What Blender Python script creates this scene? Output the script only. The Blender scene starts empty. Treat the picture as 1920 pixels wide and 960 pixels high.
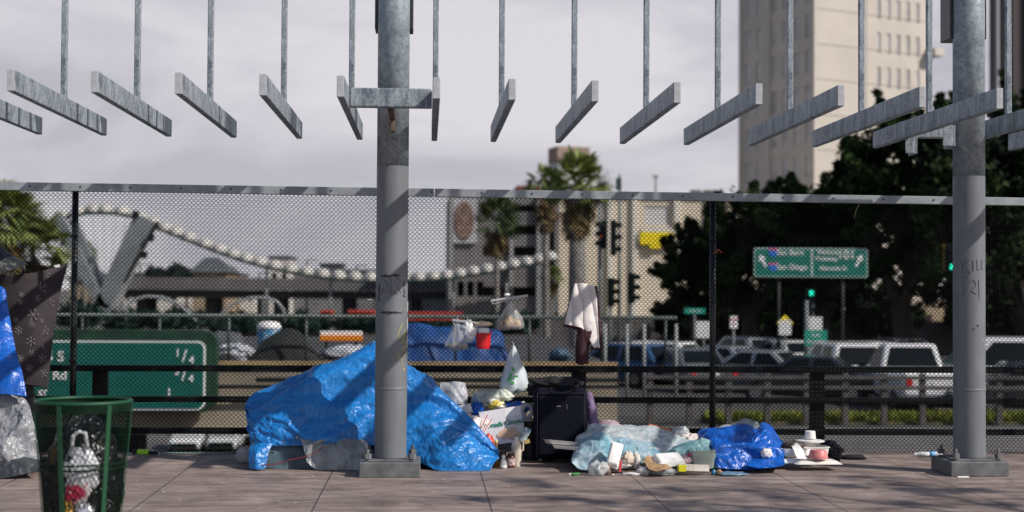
import bpy, bmesh, math, random
import numpy as np
from mathutils import Vector, Matrix, noise
R = math.radians
S = bpy.context.scene
COL = S.collection
random.seed(7)

# ------------------------------------------------------------------ camera
CAM = Vector((0, 0, 1.6))
cam = bpy.data.cameras.new('camera'); camo = bpy.data.objects.new('camera', cam); COL.objects.link(camo)
cam.lens = 50; cam.sensor_width = 36; cam.clip_start = .1; cam.clip_end = 6000
ROT = Matrix.Rotation(R(-3.4), 3, 'Z') @ Matrix.Rotation(R(90 + 1.4), 3, 'X') @ Matrix.Rotation(R(.35), 3, 'Z')
camo.matrix_world = Matrix.Translation(CAM) @ ROT.to_4x4()
cam.dof.use_dof = True; cam.dof.focus_distance = 12.9; cam.dof.aperture_fstop = 1.2
S.camera = camo
# ------------------------------------------------------------------ light
SUN = Vector((-1, .61, -.95)).normalized()            # direction the light travels
sl = bpy.data.lights.new('sun', 'SUN'); slo = bpy.data.objects.new('sun', sl); COL.objects.link(slo)
sl.energy = 4.6; sl.angle = R(.6); sl.color = (1, .93, .85)
slo.rotation_euler = SUN.to_track_quat('-Z', 'Y').to_euler()
W = bpy.data.worlds.new('World'); S.world = W; W.use_nodes = True
wn, wl = W.node_tree.nodes, W.node_tree.links
bg = wn['Background']; bg.inputs[1].default_value = .1
sky = wn.new('ShaderNodeTexSky'); sky.sky_type = 'NISHITA'; sky.sun_disc = False
sky.sun_elevation = math.asin(-SUN.z); sky.sun_rotation = math.atan2(-SUN.x, -SUN.y)
tc = wn.new('ShaderNodeTexCoord'); mp = wn.new('ShaderNodeMapping'); mp.inputs['Scale'].default_value = (1, 1, 3.2)
wl.new(tc.outputs['Generated'], mp.inputs[0])
n1 = wn.new('ShaderNodeTexNoise'); n1.inputs['Scale'].default_value = 3.1; n1.inputs['Detail'].default_value = 7; n1.inputs['Roughness'].default_value = .55
n1.inputs['Distortion'].default_value = .5
wl.new(mp.outputs[0], n1.inputs[0])
cr = wn.new('ShaderNodeValToRGB'); cr.color_ramp.elements[0].position = .40; cr.color_ramp.elements[1].position = .60
cr.color_ramp.elements[0].color = (.50, .49, .55, 1); cr.color_ramp.elements[1].color = (.73, .71, .745, 1)
wl.new(n1.outputs[0], cr.inputs[0])
sc_ = wn.new('ShaderNodeVectorMath'); sc_.operation = 'SCALE'; sc_.inputs['Scale'].default_value = 10
wl.new(cr.outputs[0], sc_.inputs[0])
sep = wn.new('ShaderNodeSeparateXYZ'); wl.new(tc.outputs['Generated'], sep.inputs[0])
mr = wn.new('ShaderNodeMapRange'); mr.inputs['From Min'].default_value = .20; mr.inputs['From Max'].default_value = .42
mr.inputs['To Min'].default_value = .97; mr.inputs['To Max'].default_value = .03
wl.new(sep.outputs[2], mr.inputs[0])
mx = wn.new('ShaderNodeMixRGB'); wl.new(mr.outputs[0], mx.inputs[0]); wl.new(sky.outputs[0], mx.inputs[1]); wl.new(sc_.outputs[0], mx.inputs[2])
wl.new(mx.outputs[0], bg.inputs[0])
vs = S.view_settings; vs.view_transform = 'Standard'; vs.look = 'None'; vs.exposure = 0; vs.gamma = 1
S.cycles.use_denoising = True
S.cycles.max_bounces = 6; S.cycles.transparent_max_bounces = 24

# ------------------------------------------------------------------ pixel helpers (pixels of the 1920x960 photograph)
def ray(px, py):
    return (ROT @ Vector(((px - 960) / 2666.67, (480 - py) / 2666.67, -1))).normalized()
def P(px, py, Y):
    d = ray(px, py); return CAM + d * (Y / d.y)
def G(px, py, z=0.):
    d = ray(px, py); return CAM + d * ((z - CAM.z) / d.z)
def X(px, Y, py=545): return P(px, py, Y).x
def Z(py, Y, px=960): return P(px, py, Y).z

# ------------------------------------------------------------------ materials
MATS = {}
def mat(name, col, rough=.6, metal=0, nscale=0, namt=.25, bump=0, bscale=None, col2=None, stretch=(1, 1, 1), spec=.5,
        alpha=1, emit=None, estr=1, trans=0, coord='Object', detail=6, coat=0, lo=.35, hi=.65):
    if name in MATS: return MATS[name]
    m = bpy.data.materials.new(name); m.use_nodes = True
    n, l = m.node_tree.nodes, m.node_tree.links
    b = n['Principled BSDF']
    b.inputs['Base Color'].default_value = (*col, 1); b.inputs['Roughness'].default_value = rough
    b.inputs['Metallic'].default_value = metal; b.inputs['Specular IOR Level'].default_value = spec
    b.inputs['Coat Weight'].default_value = coat
    if trans: b.inputs['Transmission Weight'].default_value = trans
    if emit: b.inputs['Emission Color'].default_value = (*emit, 1); b.inputs['Emission Strength'].default_value = estr
    t = n.new('ShaderNodeTexCoord'); mp = n.new('ShaderNodeMapping'); mp.inputs['Scale'].default_value = stretch
    l.new(t.outputs[coord], mp.inputs[0])
    if nscale:
        no = n.new('ShaderNodeTexNoise'); no.inputs['Scale'].default_value = nscale; no.inputs['Detail'].default_value = detail
        l.new(mp.outputs[0], no.inputs[0])
        r = n.new('ShaderNodeValToRGB'); r.color_ramp.elements[0].position = lo; r.color_ramp.elements[1].position = hi
        c2 = col2 or tuple(min(1, c * (1 + namt)) for c in col)
        c1 = col if col2 else tuple(c * (1 - namt) for c in col)
        r.color_ramp.elements[0].color = (*c1, 1); r.color_ramp.elements[1].color = (*c2, 1)
        l.new(no.outputs[0], r.inputs[0]); l.new(r.outputs[0], b.inputs['Base Color'])
    if bump:
        nb = n.new('ShaderNodeTexNoise'); nb.inputs['Scale'].default_value = bscale or 40; nb.inputs['Detail'].default_value = 4
        l.new(mp.outputs[0], nb.inputs[0])
        bp = n.new('ShaderNodeBump'); bp.inputs['Strength'].default_value = bump; bp.inputs['Distance'].default_value = .01
        l.new(nb.outputs[0], bp.inputs['Height']); l.new(bp.outputs[0], b.inputs['Normal'])
    if alpha < 1:
        tr = n.new('ShaderNodeBsdfTransparent'); mxs = n.new('ShaderNodeMixShader'); mxs.inputs[0].default_value = alpha
        out = n['Material Output']
        l.new(tr.outputs[0], mxs.inputs[1]); l.new(b.outputs[0], mxs.inputs[2]); l.new(mxs.outputs[0], out.inputs[0])
    MATS[name] = m
    return m

def mat_galv(name, a, b_, rough=.45, vscale=60, streak=None):
    """zinc coated steel: spangle cells plus blotches and run marks"""
    m = bpy.data.materials.new(name); m.use_nodes = True; n, l = m.node_tree.nodes, m.node_tree.links; b = n['Principled BSDF']
    t = n.new('ShaderNodeTexCoord')
    v = n.new('ShaderNodeTexVoronoi'); v.inputs['Scale'].default_value = vscale; l.new(t.outputs['Object'], v.inputs[0])
    mp = n.new('ShaderNodeMapping'); mp.inputs['Scale'].default_value = streak or (1, 1, 1); l.new(t.outputs['Object'], mp.inputs[0])
    no = n.new('ShaderNodeTexNoise'); no.inputs['Scale'].default_value = 5; no.inputs['Detail'].default_value = 9; no.inputs['Roughness'].default_value = .68
    no.inputs['Distortion'].default_value = .4
    l.new(mp.outputs[0], no.inputs[0])
    mi = n.new('ShaderNodeMixRGB'); mi.inputs[0].default_value = .16
    l.new(no.outputs[0], mi.inputs[1]); l.new(v.outputs['Color'], mi.inputs[2])
    bw = n.new('ShaderNodeRGBToBW'); l.new(mi.outputs[0], bw.inputs[0])
    r = n.new('ShaderNodeValToRGB'); r.color_ramp.elements[0].position = .38; r.color_ramp.elements[1].position = .62
    r.color_ramp.elements[0].color = (*a, 1); r.color_ramp.elements[1].color = (*b_, 1)
    l.new(bw.outputs[0], r.inputs[0]); l.new(r.outputs[0], b.inputs['Base Color'])
    b.inputs['Roughness'].default_value = rough; b.inputs['Metallic'].default_value = .15
    bp = n.new('ShaderNodeBump'); bp.inputs['Strength'].default_value = .15; bp.inputs['Distance'].default_value = .005
    l.new(no.outputs[0], bp.inputs['Height']); l.new(bp.outputs[0], b.inputs['Normal'])
    return m
GALV = mat_galv('galvanised_steel', (.14, .18, .21), (.33, .38, .41), .5, 45)
GALVB = mat_galv('galvanised_bar', (.10, .125, .15), (.36, .41, .45), .5, 70, (3, 2.2, .9))
RAILG = mat_galv('galvanised_rail', (.21, .24, .26), (.34, .37, .39), .5, 90)

def mat_tarp(name, a, b_, rough=.36, wscale=9, bstr=.38):
    m = bpy.data.materials.new(name); m.use_nodes = True; n, l = m.node_tree.nodes, m.node_tree.links; b = n['Principled BSDF']
    t = n.new('ShaderNodeTexCoord')
    no = n.new('ShaderNodeTexNoise'); no.inputs['Scale'].default_value = 4; no.inputs['Detail'].default_value = 8; no.inputs['Roughness'].default_value = .7
    l.new(t.outputs['Object'], no.inputs[0])
    r = n.new('ShaderNodeValToRGB'); r.color_ramp.elements[0].position = .35; r.color_ramp.elements[1].position = .7
    r.color_ramp.elements[0].color = (*a, 1); r.color_ramp.elements[1].color = (*b_, 1)
    l.new(no.outputs[0], r.inputs[0])
    # woven bands (thin upright lines) and whitish highlights painted into the colour
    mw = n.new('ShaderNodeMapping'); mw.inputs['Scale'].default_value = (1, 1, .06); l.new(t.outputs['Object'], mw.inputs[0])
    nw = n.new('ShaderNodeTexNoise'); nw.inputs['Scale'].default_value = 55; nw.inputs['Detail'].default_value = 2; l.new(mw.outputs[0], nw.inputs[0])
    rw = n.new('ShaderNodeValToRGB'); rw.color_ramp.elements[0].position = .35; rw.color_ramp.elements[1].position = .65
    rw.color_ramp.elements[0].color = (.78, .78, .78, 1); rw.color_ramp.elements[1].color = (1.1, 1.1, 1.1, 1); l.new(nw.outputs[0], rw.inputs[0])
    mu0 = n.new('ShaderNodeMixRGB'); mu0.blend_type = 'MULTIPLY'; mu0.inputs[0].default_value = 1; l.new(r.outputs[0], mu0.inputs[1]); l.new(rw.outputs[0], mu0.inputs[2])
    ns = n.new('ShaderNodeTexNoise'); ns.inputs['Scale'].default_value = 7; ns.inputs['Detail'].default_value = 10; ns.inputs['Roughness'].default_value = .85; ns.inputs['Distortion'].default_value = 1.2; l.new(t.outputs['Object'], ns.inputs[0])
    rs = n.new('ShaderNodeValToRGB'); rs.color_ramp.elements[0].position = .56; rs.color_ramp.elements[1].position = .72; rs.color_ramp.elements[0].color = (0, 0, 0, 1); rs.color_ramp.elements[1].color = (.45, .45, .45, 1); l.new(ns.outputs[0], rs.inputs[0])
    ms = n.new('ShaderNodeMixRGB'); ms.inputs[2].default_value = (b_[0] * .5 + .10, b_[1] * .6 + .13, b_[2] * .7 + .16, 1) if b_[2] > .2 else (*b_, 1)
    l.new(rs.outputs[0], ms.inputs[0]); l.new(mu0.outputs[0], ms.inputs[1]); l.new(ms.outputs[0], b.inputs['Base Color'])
    # crinkles: warped voronoi creases, two sizes
    n2 = n.new('ShaderNodeTexNoise'); n2.inputs['Scale'].default_value = 5; n2.inputs['Detail'].default_value = 3; l.new(t.outputs['Object'], n2.inputs[0])
    ad = n.new('ShaderNodeMixRGB'); ad.blend_type = 'ADD'; ad.inputs[0].default_value = .25
    l.new(t.outputs['Object'], ad.inputs[1]); l.new(n2.outputs['Color'], ad.inputs[2])
    hs = []
    for s, w in ((wscale, 1.), (wscale * 2.7, .45)):
        v = n.new('ShaderNodeTexVoronoi'); v.feature = 'F1'; v.inputs['Scale'].default_value = s; l.new(ad.outputs[0], v.inputs[0])
        mu = n.new('ShaderNodeMath'); mu.operation = 'MULTIPLY'; mu.inputs[1].default_value = w; l.new(v.outputs['Distance'], mu.inputs[0]); hs.append(mu)
    s_ = n.new('ShaderNodeMath'); l.new(hs[0].outputs[0], s_.inputs[0]); l.new(hs[1].outputs[0], s_.inputs[1])
    bp = n.new('ShaderNodeBump'); bp.inputs['Strength'].default_value = bstr; bp.inputs['Distance'].default_value = .03
    l.new(s_.outputs[0], bp.inputs['Height']); l.new(bp.outputs[0], b.inputs['Normal'])
    b.inputs['Roughness'].default_value = rough
    return m
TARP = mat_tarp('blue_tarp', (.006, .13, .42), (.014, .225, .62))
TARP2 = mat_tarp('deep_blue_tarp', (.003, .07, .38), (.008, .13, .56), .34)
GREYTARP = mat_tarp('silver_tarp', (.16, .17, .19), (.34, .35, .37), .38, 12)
BLACKTARP = mat_tarp('black_tarp', (.008, .011, .012), (.02, .025, .026), .45)
BLACKBAG = mat_tarp('black_bag', (.004, .004, .005), (.01, .01, .011), .22, 14, .8)

def mat_ground():
    m = bpy.data.materials.new('paving'); m.use_nodes = True; n, l = m.node_tree.nodes, m.node_tree.links; b = n['Principled BSDF']
    t = n.new('ShaderNodeTexCoord')
    def noise_(scale, st, det=8, rough=.6, dist=0):
        mp = n.new('ShaderNodeMapping'); mp.inputs['Scale'].default_value = st; l.new(t.outputs['Object'], mp.inputs[0])
        q = n.new('ShaderNodeTexNoise'); q.inputs['Scale'].default_value = scale; q.inputs['Detail'].default_value = det; q.inputs['Roughness'].default_value = rough
        q.inputs['Distortion'].default_value = dist
        l.new(mp.outputs[0], q.inputs[0]); return q
    def ramp(src, p0, c0, p1, c1):
        r = n.new('ShaderNodeValToRGB'); r.color_ramp.elements[0].position = p0; r.color_ramp.elements[1].position = p1
        r.color_ramp.elements[0].color = (*c0, 1); r.color_ramp.elements[1].color = (*c1, 1); l.new(src, r.inputs[0]); return r
    a = ramp(noise_(1.6, (1, 1, 1), 10, .7, .6).outputs[0], .3, (.215, .165, .146), .7, (.40, .322, .288))
    g = ramp(noise_(2.2, (.6, 3.4, 1), 10, .8, .8).outputs[0], .40, (.48, .45, .44), .58, (1, 1, 1))
    st = ramp(noise_(1.1, (1, 1.6, 1), 8, .7, 1.5).outputs[0], .52, (1, 1, 1), .66, (.52, .5, .49))
    dk = ramp(noise_(26, (1, 1, 1), 3, .5).outputs[0], .66, (1, 1, 1), .70, (.45, .43, .42))
    f = ramp(noise_(90, (1, 1, 1), 3).outputs[0], .3, (.8, .8, .8), .7, (1.15, 1.15, 1.15))
    sp = ramp(noise_(14, (1, 1, 1), 4, .5).outputs[0], .70, (1, 1, 1), .74, (2.0, 2.0, 2.0))
    cur = a
    for q in (g, st, dk, f, sp):
        mu = n.new('ShaderNodeMixRGB'); mu.blend_type = 'MULTIPLY'; mu.inputs[0].default_value = 1
        l.new(cur.outputs[0], mu.inputs[1]); l.new(q.outputs[0], mu.inputs[2]); cur = mu
    # joints
    sx = n.new('ShaderNodeSeparateXYZ'); l.new(t.outputs['Object'], sx.inputs[0])
    def joint(sock, period, off, w):
        q = n.new('ShaderNodeMath'); q.operation = 'ADD'; q.inputs[1].default_value = off; l.new(sock, q.inputs[0])
        q2 = n.new('ShaderNodeMath'); q2.operation = 'PINGPONG'; q2.inputs[1].default_value = period / 2; l.new(q.outputs[0], q2.inputs[0])
        q3 = n.new('ShaderNodeMath'); q3.operation = 'LESS_THAN'; q3.inputs[1].default_value = w; l.new(q2.outputs[0], q3.inputs[0]); return q3
    j1 = joint(sx.outputs[0], 1.30, JX, .005); j2 = joint(sx.outputs[1], 2.6, JY, .004)
    mxm = n.new('ShaderNodeMath'); mxm.operation = 'MAXIMUM'; l.new(j1.outputs[0], mxm.inputs[0]); l.new(j2.outputs[0], mxm.inputs[1])
    mi = n.new('ShaderNodeMixRGB'); mi.inputs[2].default_value = (.03, .026, .025, 1)
    l.new(mxm.outputs[0], mi.inputs[0]); l.new(cur.outputs[0], mi.inputs[1]); l.new(mi.outputs[0], b.inputs['Base Color'])
    b.inputs['Roughness'].default_value = .62
    bp = n.new('ShaderNodeBump'); bp.inputs['Strength'].default_value = .25; bp.inputs['Distance'].default_value = .01
    l.new(f.outputs[0], bp.inputs['Height']); l.new(bp.outputs[0], b.inputs['Normal'])
    return m
JX = -G(905, 900).x; JY = -G(960, 924).y
PAVE = mat_ground()
CONC = mat('beige_concrete', (.27, .235, .18), .8, nscale=.8, namt=.2, bump=.2)
GCONC = mat('grey_concrete', (.11, .106, .105), .85, nscale=.6, namt=.25, bump=.2)
ASPH = mat('asphalt', (.05, .05, .053), .85, nscale=1.2, namt=.3, bump=.2)
DARKST = mat('dark_painted_steel', (.010, .012, .013), .55, nscale=12, namt=.5, spec=.25)
BLACKV = mat('black_vinyl_wire', (.003, .0035, .004), .8, spec=.08)
WHITE = mat('white_plastic', (.72, .71, .70), .4, nscale=9, namt=.06)
FOAM = mat('white_foam', (.78, .77, .75), .7, nscale=25, namt=.05, bump=.1)
PAINTG = mat('grey_paint', (.145, .158, .172), .5, nscale=7, namt=.10, bump=.06, bscale=60, stretch=(1, 1, .5), detail=9)
GLASSD = mat('dark_glass', (.006, .009, .011), .2, spec=.22)
RUBBER = mat('rubber', (.012, .012, .013), .8)
CHROME = mat('bright_metal', (.5, .5, .52), .25, 1)
REDLAMP = mat('red_lamp_lens', (.45, .02, .02), .3)
SIGNG = mat('sign_green', (.002, .10, .08), .45, nscale=3, namt=.12)
SIGNF = mat('frame_green', (.006, .04, .02), .6, nscale=3, namt=.3)
SIGNW = mat('sign_white', (.72, .74, .74), .5, nscale=5, namt=.05)

# ------------------------------------------------------------------ object helpers
def origin(o):
    v = Vector((0, 0, 0))
    while o is not None: v += o.location; o = o.parent
    return v
def settag(o, label, cat, group=None, kind=None):
    if label: o['label'] = label
    if cat: o['category'] = cat
    if group: o['group'] = group
    if kind: o['kind'] = kind
    return o
def thing(name, label, cat, loc, group=None):
    o = bpy.data.objects.new(name, None); o.empty_display_size = .1; COL.objects.link(o); o.location = loc
    return settag(o, label, cat, group)
def kids(o): return [c for c in bpy.data.objects if c.parent == o]
def copy_tree(o, parent=None, known=None):
    c = o.copy(); COL.objects.link(c)
    if parent is not None: c.parent = parent
    for k in o.children: copy_tree(k, c)
    return c

class MB:
    def __init__(s): s.v = []; s.f = []; s.m = []; s.mi = 0
    def add(s, verts, faces):
        b = len(s.v); s.v += [Vector(p) for p in verts]; s.f += [[b + i for i in f] for f in faces]; s.m += [s.mi] * len(faces); return s
    def box(s, c, d, rz=0, rx=0, ry=0, taper=1):
        M = Matrix.Translation(Vector(c)) @ Matrix.Rotation(rz, 4, 'Z') @ Matrix.Rotation(ry, 4, 'Y') @ Matrix.Rotation(rx, 4, 'X')
        vs_ = []
        for z in (-.5, .5):
            k = taper if z > 0 else 1
            for x, y in ((-.5, -.5), (.5, -.5), (.5, .5), (-.5, .5)): vs_.append(M @ Vector((x * d[0] * k, y * d[1] * k, z * d[2])))
        return s.add(vs_, [(3, 2, 1, 0), (4, 5, 6, 7), (0, 1, 5, 4), (1, 2, 6, 5), (2, 3, 7, 6), (3, 0, 4, 7)])
    def tube(s, pts, r, n=8, cap=True):
        pts = [Vector(p) for p in pts]; rs = r if isinstance(r, (list, tuple)) else [r] * len(pts)
        rings = []; up = None
        for i, p in enumerate(pts):
            t = (pts[min(i + 1, len(pts) - 1)] - pts[max(i - 1, 0)])
            t = t.normalized() if t.length > 1e-9 else Vector((0, 0, 1))
            if up is None: up = Vector((0, 0, 1)) if abs(t.z) < .9 else Vector((0, 1, 0))
            a = t.cross(up).normalized(); b2 = a.cross(t).normalized(); up = b2
            rings.append([p + (a * math.cos(k / n * math.tau) + b2 * math.sin(k / n * math.tau)) * rs[i] for k in range(n)])
        vs_ = [q for rg in rings for q in rg]; fs = []
        for i in range(len(pts) - 1):
            for k in range(n): fs.append((i * n + k, i * n + (k + 1) % n, (i + 1) * n + (k + 1) % n, (i + 1) * n + k))
        if cap: fs.append(tuple(range(n))[::-1]); fs.append(tuple((len(pts) - 1) * n + k for k in range(n)))
        return s.add(vs_, fs)
    def lathe(s, c, prof, n=28, sx=1, sy=1, M=None):
        vs_ = []; fs = []
        for (r, z) in prof:
            for k in range(n):
                a = k / n * math.tau; p = Vector((math.cos(a) * r * sx, math.sin(a) * r * sy, z))
                if M: p = M @ p
                vs_.append(Vector(c) + p)
        for i in range(len(prof) - 1):
            for k in range(n): fs.append((i * n + k, i * n + (k + 1) % n, (i + 1) * n + (k + 1) % n, (i + 1) * n + k))
        fs.append(tuple(range(n))[::-1]); fs.append(tuple((len(prof) - 1) * n + k for k in range(n)))
        return s.add(vs_, fs)
    def prism(s, poly, depth):
        """poly: list of 3D points (planar); depth: vector"""
        n = len(poly); d = Vector(depth); a = [Vector(p) for p in poly]
        return s.add(a + [p + d for p in a], [tuple(range(n)), tuple(range(2 * n - 1, n - 1, -1))] + [(i, i + n, (i + 1) % n + n, (i + 1) % n) for i in range(n)])
    def build(s, name, m, parent=None, smooth=False, bevel=0, label=None, cat=None, group=None, kind=None, bseg=2, solid=0, fixn=True):
        me = bpy.data.meshes.new(name)
        if parent is not None: off = origin(parent)
        else:
            xs = [p.x for p in s.v]; ys = [p.y for p in s.v]
            off = Vector(((min(xs) + max(xs)) / 2, (min(ys) + max(ys)) / 2, min(p.z for p in s.v)))
        me.from_pydata([p - off for p in s.v], [], s.f)
        for mm in (m if isinstance(m, (list, tuple)) else [m]): me.materials.append(mm)
        me.polygons.foreach_set('material_index', s.m)
        if fixn:
            bm = bmesh.new(); bm.from_mesh(me); bmesh.ops.recalc_face_normals(bm, faces=bm.faces); bm.to_mesh(me); bm.free()
        if smooth: me.polygons.foreach_set('use_smooth', [True] * len(me.polygons))
        o = bpy.data.objects.new(name, me); COL.objects.link(o)
        if parent is not None: o.parent = parent
        else: o.location = off
        if bevel:
            b = o.modifiers.new('bevel', 'BEVEL'); b.width = bevel; b.segments = bseg; b.limit_method = 'ANGLE'; b.angle_limit = R(35)
        if solid:
            b = o.modifiers.new('solid', 'SOLIDIFY'); b.thickness = solid; b.offset = 0
        return settag(o, label, cat, group, kind)

def smooth_by_angle(o, deg=40):
    me = o.data
    bm = bmesh.new(); bm.from_mesh(me)
    for e in bm.edges: e.smooth = len(e.link_faces) == 2 and e.calc_face_angle(0) < R(deg)
    for f in bm.faces: f.smooth = True
    bm.to_mesh(me); bm.free(); return o

def text_part(txt, size, M, m, parent, name='lettering', depth=.002, align='CENTER', bold=0):
    cu = bpy.data.curves.new('t', 'FONT'); cu.body = txt; cu.size = size; cu.extrude = depth; cu.align_x = align; cu.align_y = 'CENTER'
    cu.offset = bold
    to = bpy.data.objects.new('t', cu); COL.objects.link(to)
    dg = bpy.context.evaluated_depsgraph_get()
    me = bpy.data.meshes.new_from_object(to.evaluated_get(dg))
    bpy.data.objects.remove(to)
    off = origin(parent)
    me.transform(Matrix.Translation(-off) @ M); me.materials.clear(); me.materials.append(m)
    o = bpy.data.objects.new(name, me); COL.objects.link(o); o.parent = parent
    return o
def face_M(p, rz=0, tilt=0, roll=0):
    """text facing -Y at p"""
    return Matrix.Translation(Vector(p)) @ Matrix.Rotation(rz, 4, 'Z') @ Matrix.Rotation(R(90) + tilt, 4, 'X') @ Matrix.Rotation(roll, 4, 'Z')

# ------------------------------------------------------------------ cloth: control grid -> dense wrinkled sheet
def crum(p, seed, amp, s1, s2, fold=0, fdir=(1, 0, 0), fs=8):
    q = p + Vector((seed * 3.1, seed * 1.7, seed))
    h = noise.noise(q * s1) * 1.1
    w = q * s2 + noise.noise_vector(q * s2 * .5) * .5
    d = noise.voronoi(w)[0]
    h += -(min(d[1] - d[0], .5)) * -.9 * .55
    h += abs(noise.noise(q * s2 * 1.9)) * .35
    if fold:
        u = q.dot(Vector(fdir)) * fs + noise.noise(q * s1) * 1.5
        h += fold * (abs(math.sin(u)) ** .7 - .5)
    return h * amp
def drape_pts(rows, nu, nv, smooth=True):
    rows = [[Vector(p) for p in r] for r in rows]; A = len(rows); B = len(rows[0])
    def cr_(a, b, c, d, t):
        return .5 * ((2 * b) + (-a + c) * t + (2 * a - 5 * b + 4 * c - d) * t * t + (-a + 3 * b - 3 * c + d) * t ** 3)
    def samp(arr, t):
        n_ = len(arr) - 1; i = min(int(t), n_ - 1); f = t - i
        if not smooth: return arr[i].lerp(arr[i + 1], f)
        g = lambda k: arr[max(0, min(n_, k))]
        return cr_(g(i - 1), g(i), g(i + 1), g(i + 2), f)
    dense = [[samp(r, u / (nu - 1) * (B - 1)) for u in range(nu)] for r in rows]
    return [[samp([dense[a][u] for a in range(A)], v / (nv - 1) * (A - 1)) for u in range(nu)] for v in range(nv)]
def drape(name, m, rows, nu=90, nv=50, amp=.02, s1=2.5, s2=7, seed=1, fold=0, fdir=(1, 0, 0), fs=8, solid=.003, parent=None, edge=.6, label=None, cat=None, group=None, conv=True, zmin=None, closed=False):
    """rows: lists of (px, py, Y) or Vectors"""
    if conv: rows = [[P(*p) if not isinstance(p, Vector) else p for p in r] for r in rows]
    g = drape_pts(rows, nu, nv)
    out = []
    for v in range(nv):
        for u in range(nu):
            du = g[v][min(u + 1, nu - 1)] - g[v][max(u - 1, 0)]; dv = g[min(v + 1, nv - 1)][u] - g[max(v - 1, 0)][u]
            nn = du.cross(dv); nn = nn.normalized() if nn.length > 1e-9 else Vector((0, -1, 0))
            if nn.y > 0 and abs(nn.y) > .3: pass
            e = min(u, nu - 1 - u) / (nu * .06 + 1); e = edge + (1 - edge) * min(1, e)
            h = crum(g[v][u], seed, amp * e, s1, s2, fold, fdir, fs)
            p = g[v][u] + nn * h
            if zmin is not None: p.z = max(p.z, zmin + .0015 * (noise.noise(p * 30) + 1))
            out.append(p)
    b = MB(); b.add(out, [(v * nu + u, v * nu + u + 1, (v + 1) * nu + u + 1, (v + 1) * nu + u) for v in range(nv - 1) for u in range(nu - 1)])
    return b.build(name, m, parent, smooth=True, solid=solid, label=label, cat=cat, group=group, fixn=False)
def sim_sheet(name, rows, nu, nv, m, parent, grow, seed, amp=.04, s=2., frames=20, bend=.1, solid=.003, sub=2):
    """a sheet laid over a form and left to buckle under its own weight: short cloth simulation, result kept as mesh"""
    g = drape_pts(rows, nu, nv); V = []
    for v in range(nv):
        for u in range(nu):
            du = g[v][min(u + 1, nu - 1)] - g[v][max(u - 1, 0)]; dv = g[min(v + 1, nv - 1)][u] - g[max(v - 1, 0)][u]
            nn = du.cross(dv).normalized(); q = g[v][u] + Vector((seed, seed, 0)); e = min(1, min(u, nu - 1 - u) / 8 + .2) * min(1, v / 5 + .2)
            V.append(g[v][u] + nn * (noise.noise(q * s) * amp + noise.noise(q * s * 2.3) * amp * .5) * e)
    F = [(v * nu + u, v * nu + u + 1, (v + 1) * nu + u + 1, (v + 1) * nu + u) for v in range(nv - 1) for u in range(nu - 1)]
    me = bpy.data.meshes.new('cloth'); me.from_pydata(V, [], F); o = bpy.data.objects.new('cloth', me); COL.objects.link(o)
    nrm = [Vector(v.normal) for v in me.vertices]; sg = 1 if sum(n.y for n in nrm) < 0 else -1
    me2 = bpy.data.meshes.new('form'); me2.from_pydata([V[i] - nrm[i] * sg * .022 for i in range(len(V))], [], F if sg > 0 else [f[::-1] for f in F])
    mo = bpy.data.objects.new('form', me2); COL.objects.link(mo); mo.modifiers.new('c', 'COLLISION')
    mo.collision.thickness_outer = .006; mo.collision.cloth_friction = 8; mo.collision.damping = .5
    rnd = random.Random(seed)
    for i, v in enumerate(me.vertices): v.co += nrm[i] * sg * .004 * (.5 + rnd.random())
    vg = o.vertex_groups.new(name='pin')
    for v in range(nv):
        for u in range(nu):
            fu, fv = u / (nu - 1), v / (nv - 1); w = 1. if (v == 0 or fv > .85 or u == 0 or u == nu - 1) else (.9 if fv > .8 else 0)
            if w: vg.add([v * nu + u], w, 'REPLACE')
    cl = o.modifiers.new('cl', 'CLOTH'); st = cl.settings; st.quality = 5; st.mass = .15
    st.tension_stiffness = st.compression_stiffness = 60; st.shear_stiffness = 30; st.bending_stiffness = bend
    st.tension_damping = st.compression_damping = st.shear_damping = 15; st.air_damping = 2
    st.vertex_group_mass = 'pin'; st.shrink_min = st.shrink_max = -grow
    cl.collision_settings.use_self_collision = False; cl.collision_settings.distance_min = .004; cl.collision_settings.collision_quality = 2
    cl.point_cache.frame_end = frames + 2; fe = S.frame_end; S.frame_end = frames + 2
    for f in range(1, frames + 1): S.frame_set(f)
    ev = o.evaluated_get(bpy.context.evaluated_depsgraph_get()).data; W_ = [Vector(v.co) for v in ev.vertices]
    bpy.data.objects.remove(mo); bpy.data.objects.remove(o); S.frame_end = fe; S.frame_set(1)
    for w in W_: w.z = max(w.z, .004)
    b = MB(); b.add(W_, F); o = b.build(name, m, parent, smooth=True, fixn=False)
    sb = o.modifiers.new('sub', 'SUBSURF'); sb.levels = sb.render_levels = sub
    so = o.modifiers.new('solid', 'SOLIDIFY'); so.thickness = solid; so.offset = 0
    return o
def heap_rows(top, bot, Yf, Yr, Yb, zb=0, prof=1.4, mid=3):
    rows = []
    for i in range(mid + 2):
        t = i / (mid + 1); r = []
        for (tx, ty), (bx, by) in zip(top, bot):
            Y = Yf + (Yr - Yf) * t ** prof
            if t == 1: r.append(P(tx, ty, Yr))
            elif t == 0: r.append(P(bx, by, Yf))
            else:
                e = math.sin(t * math.pi / 2) ** .85
                r.append(P(bx + (tx - bx) * t, by + (ty - by) * e, Y))
        rows.append(r)
    rows.append([Vector((p.x, (Yr + Yb) / 2, zb + (p.z - zb) * .75)) for p in rows[mid + 1]])
    rows.append([Vector((p.x, Yb, zb + .005)) for p in rows[mid + 1]])
    return rows
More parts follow.
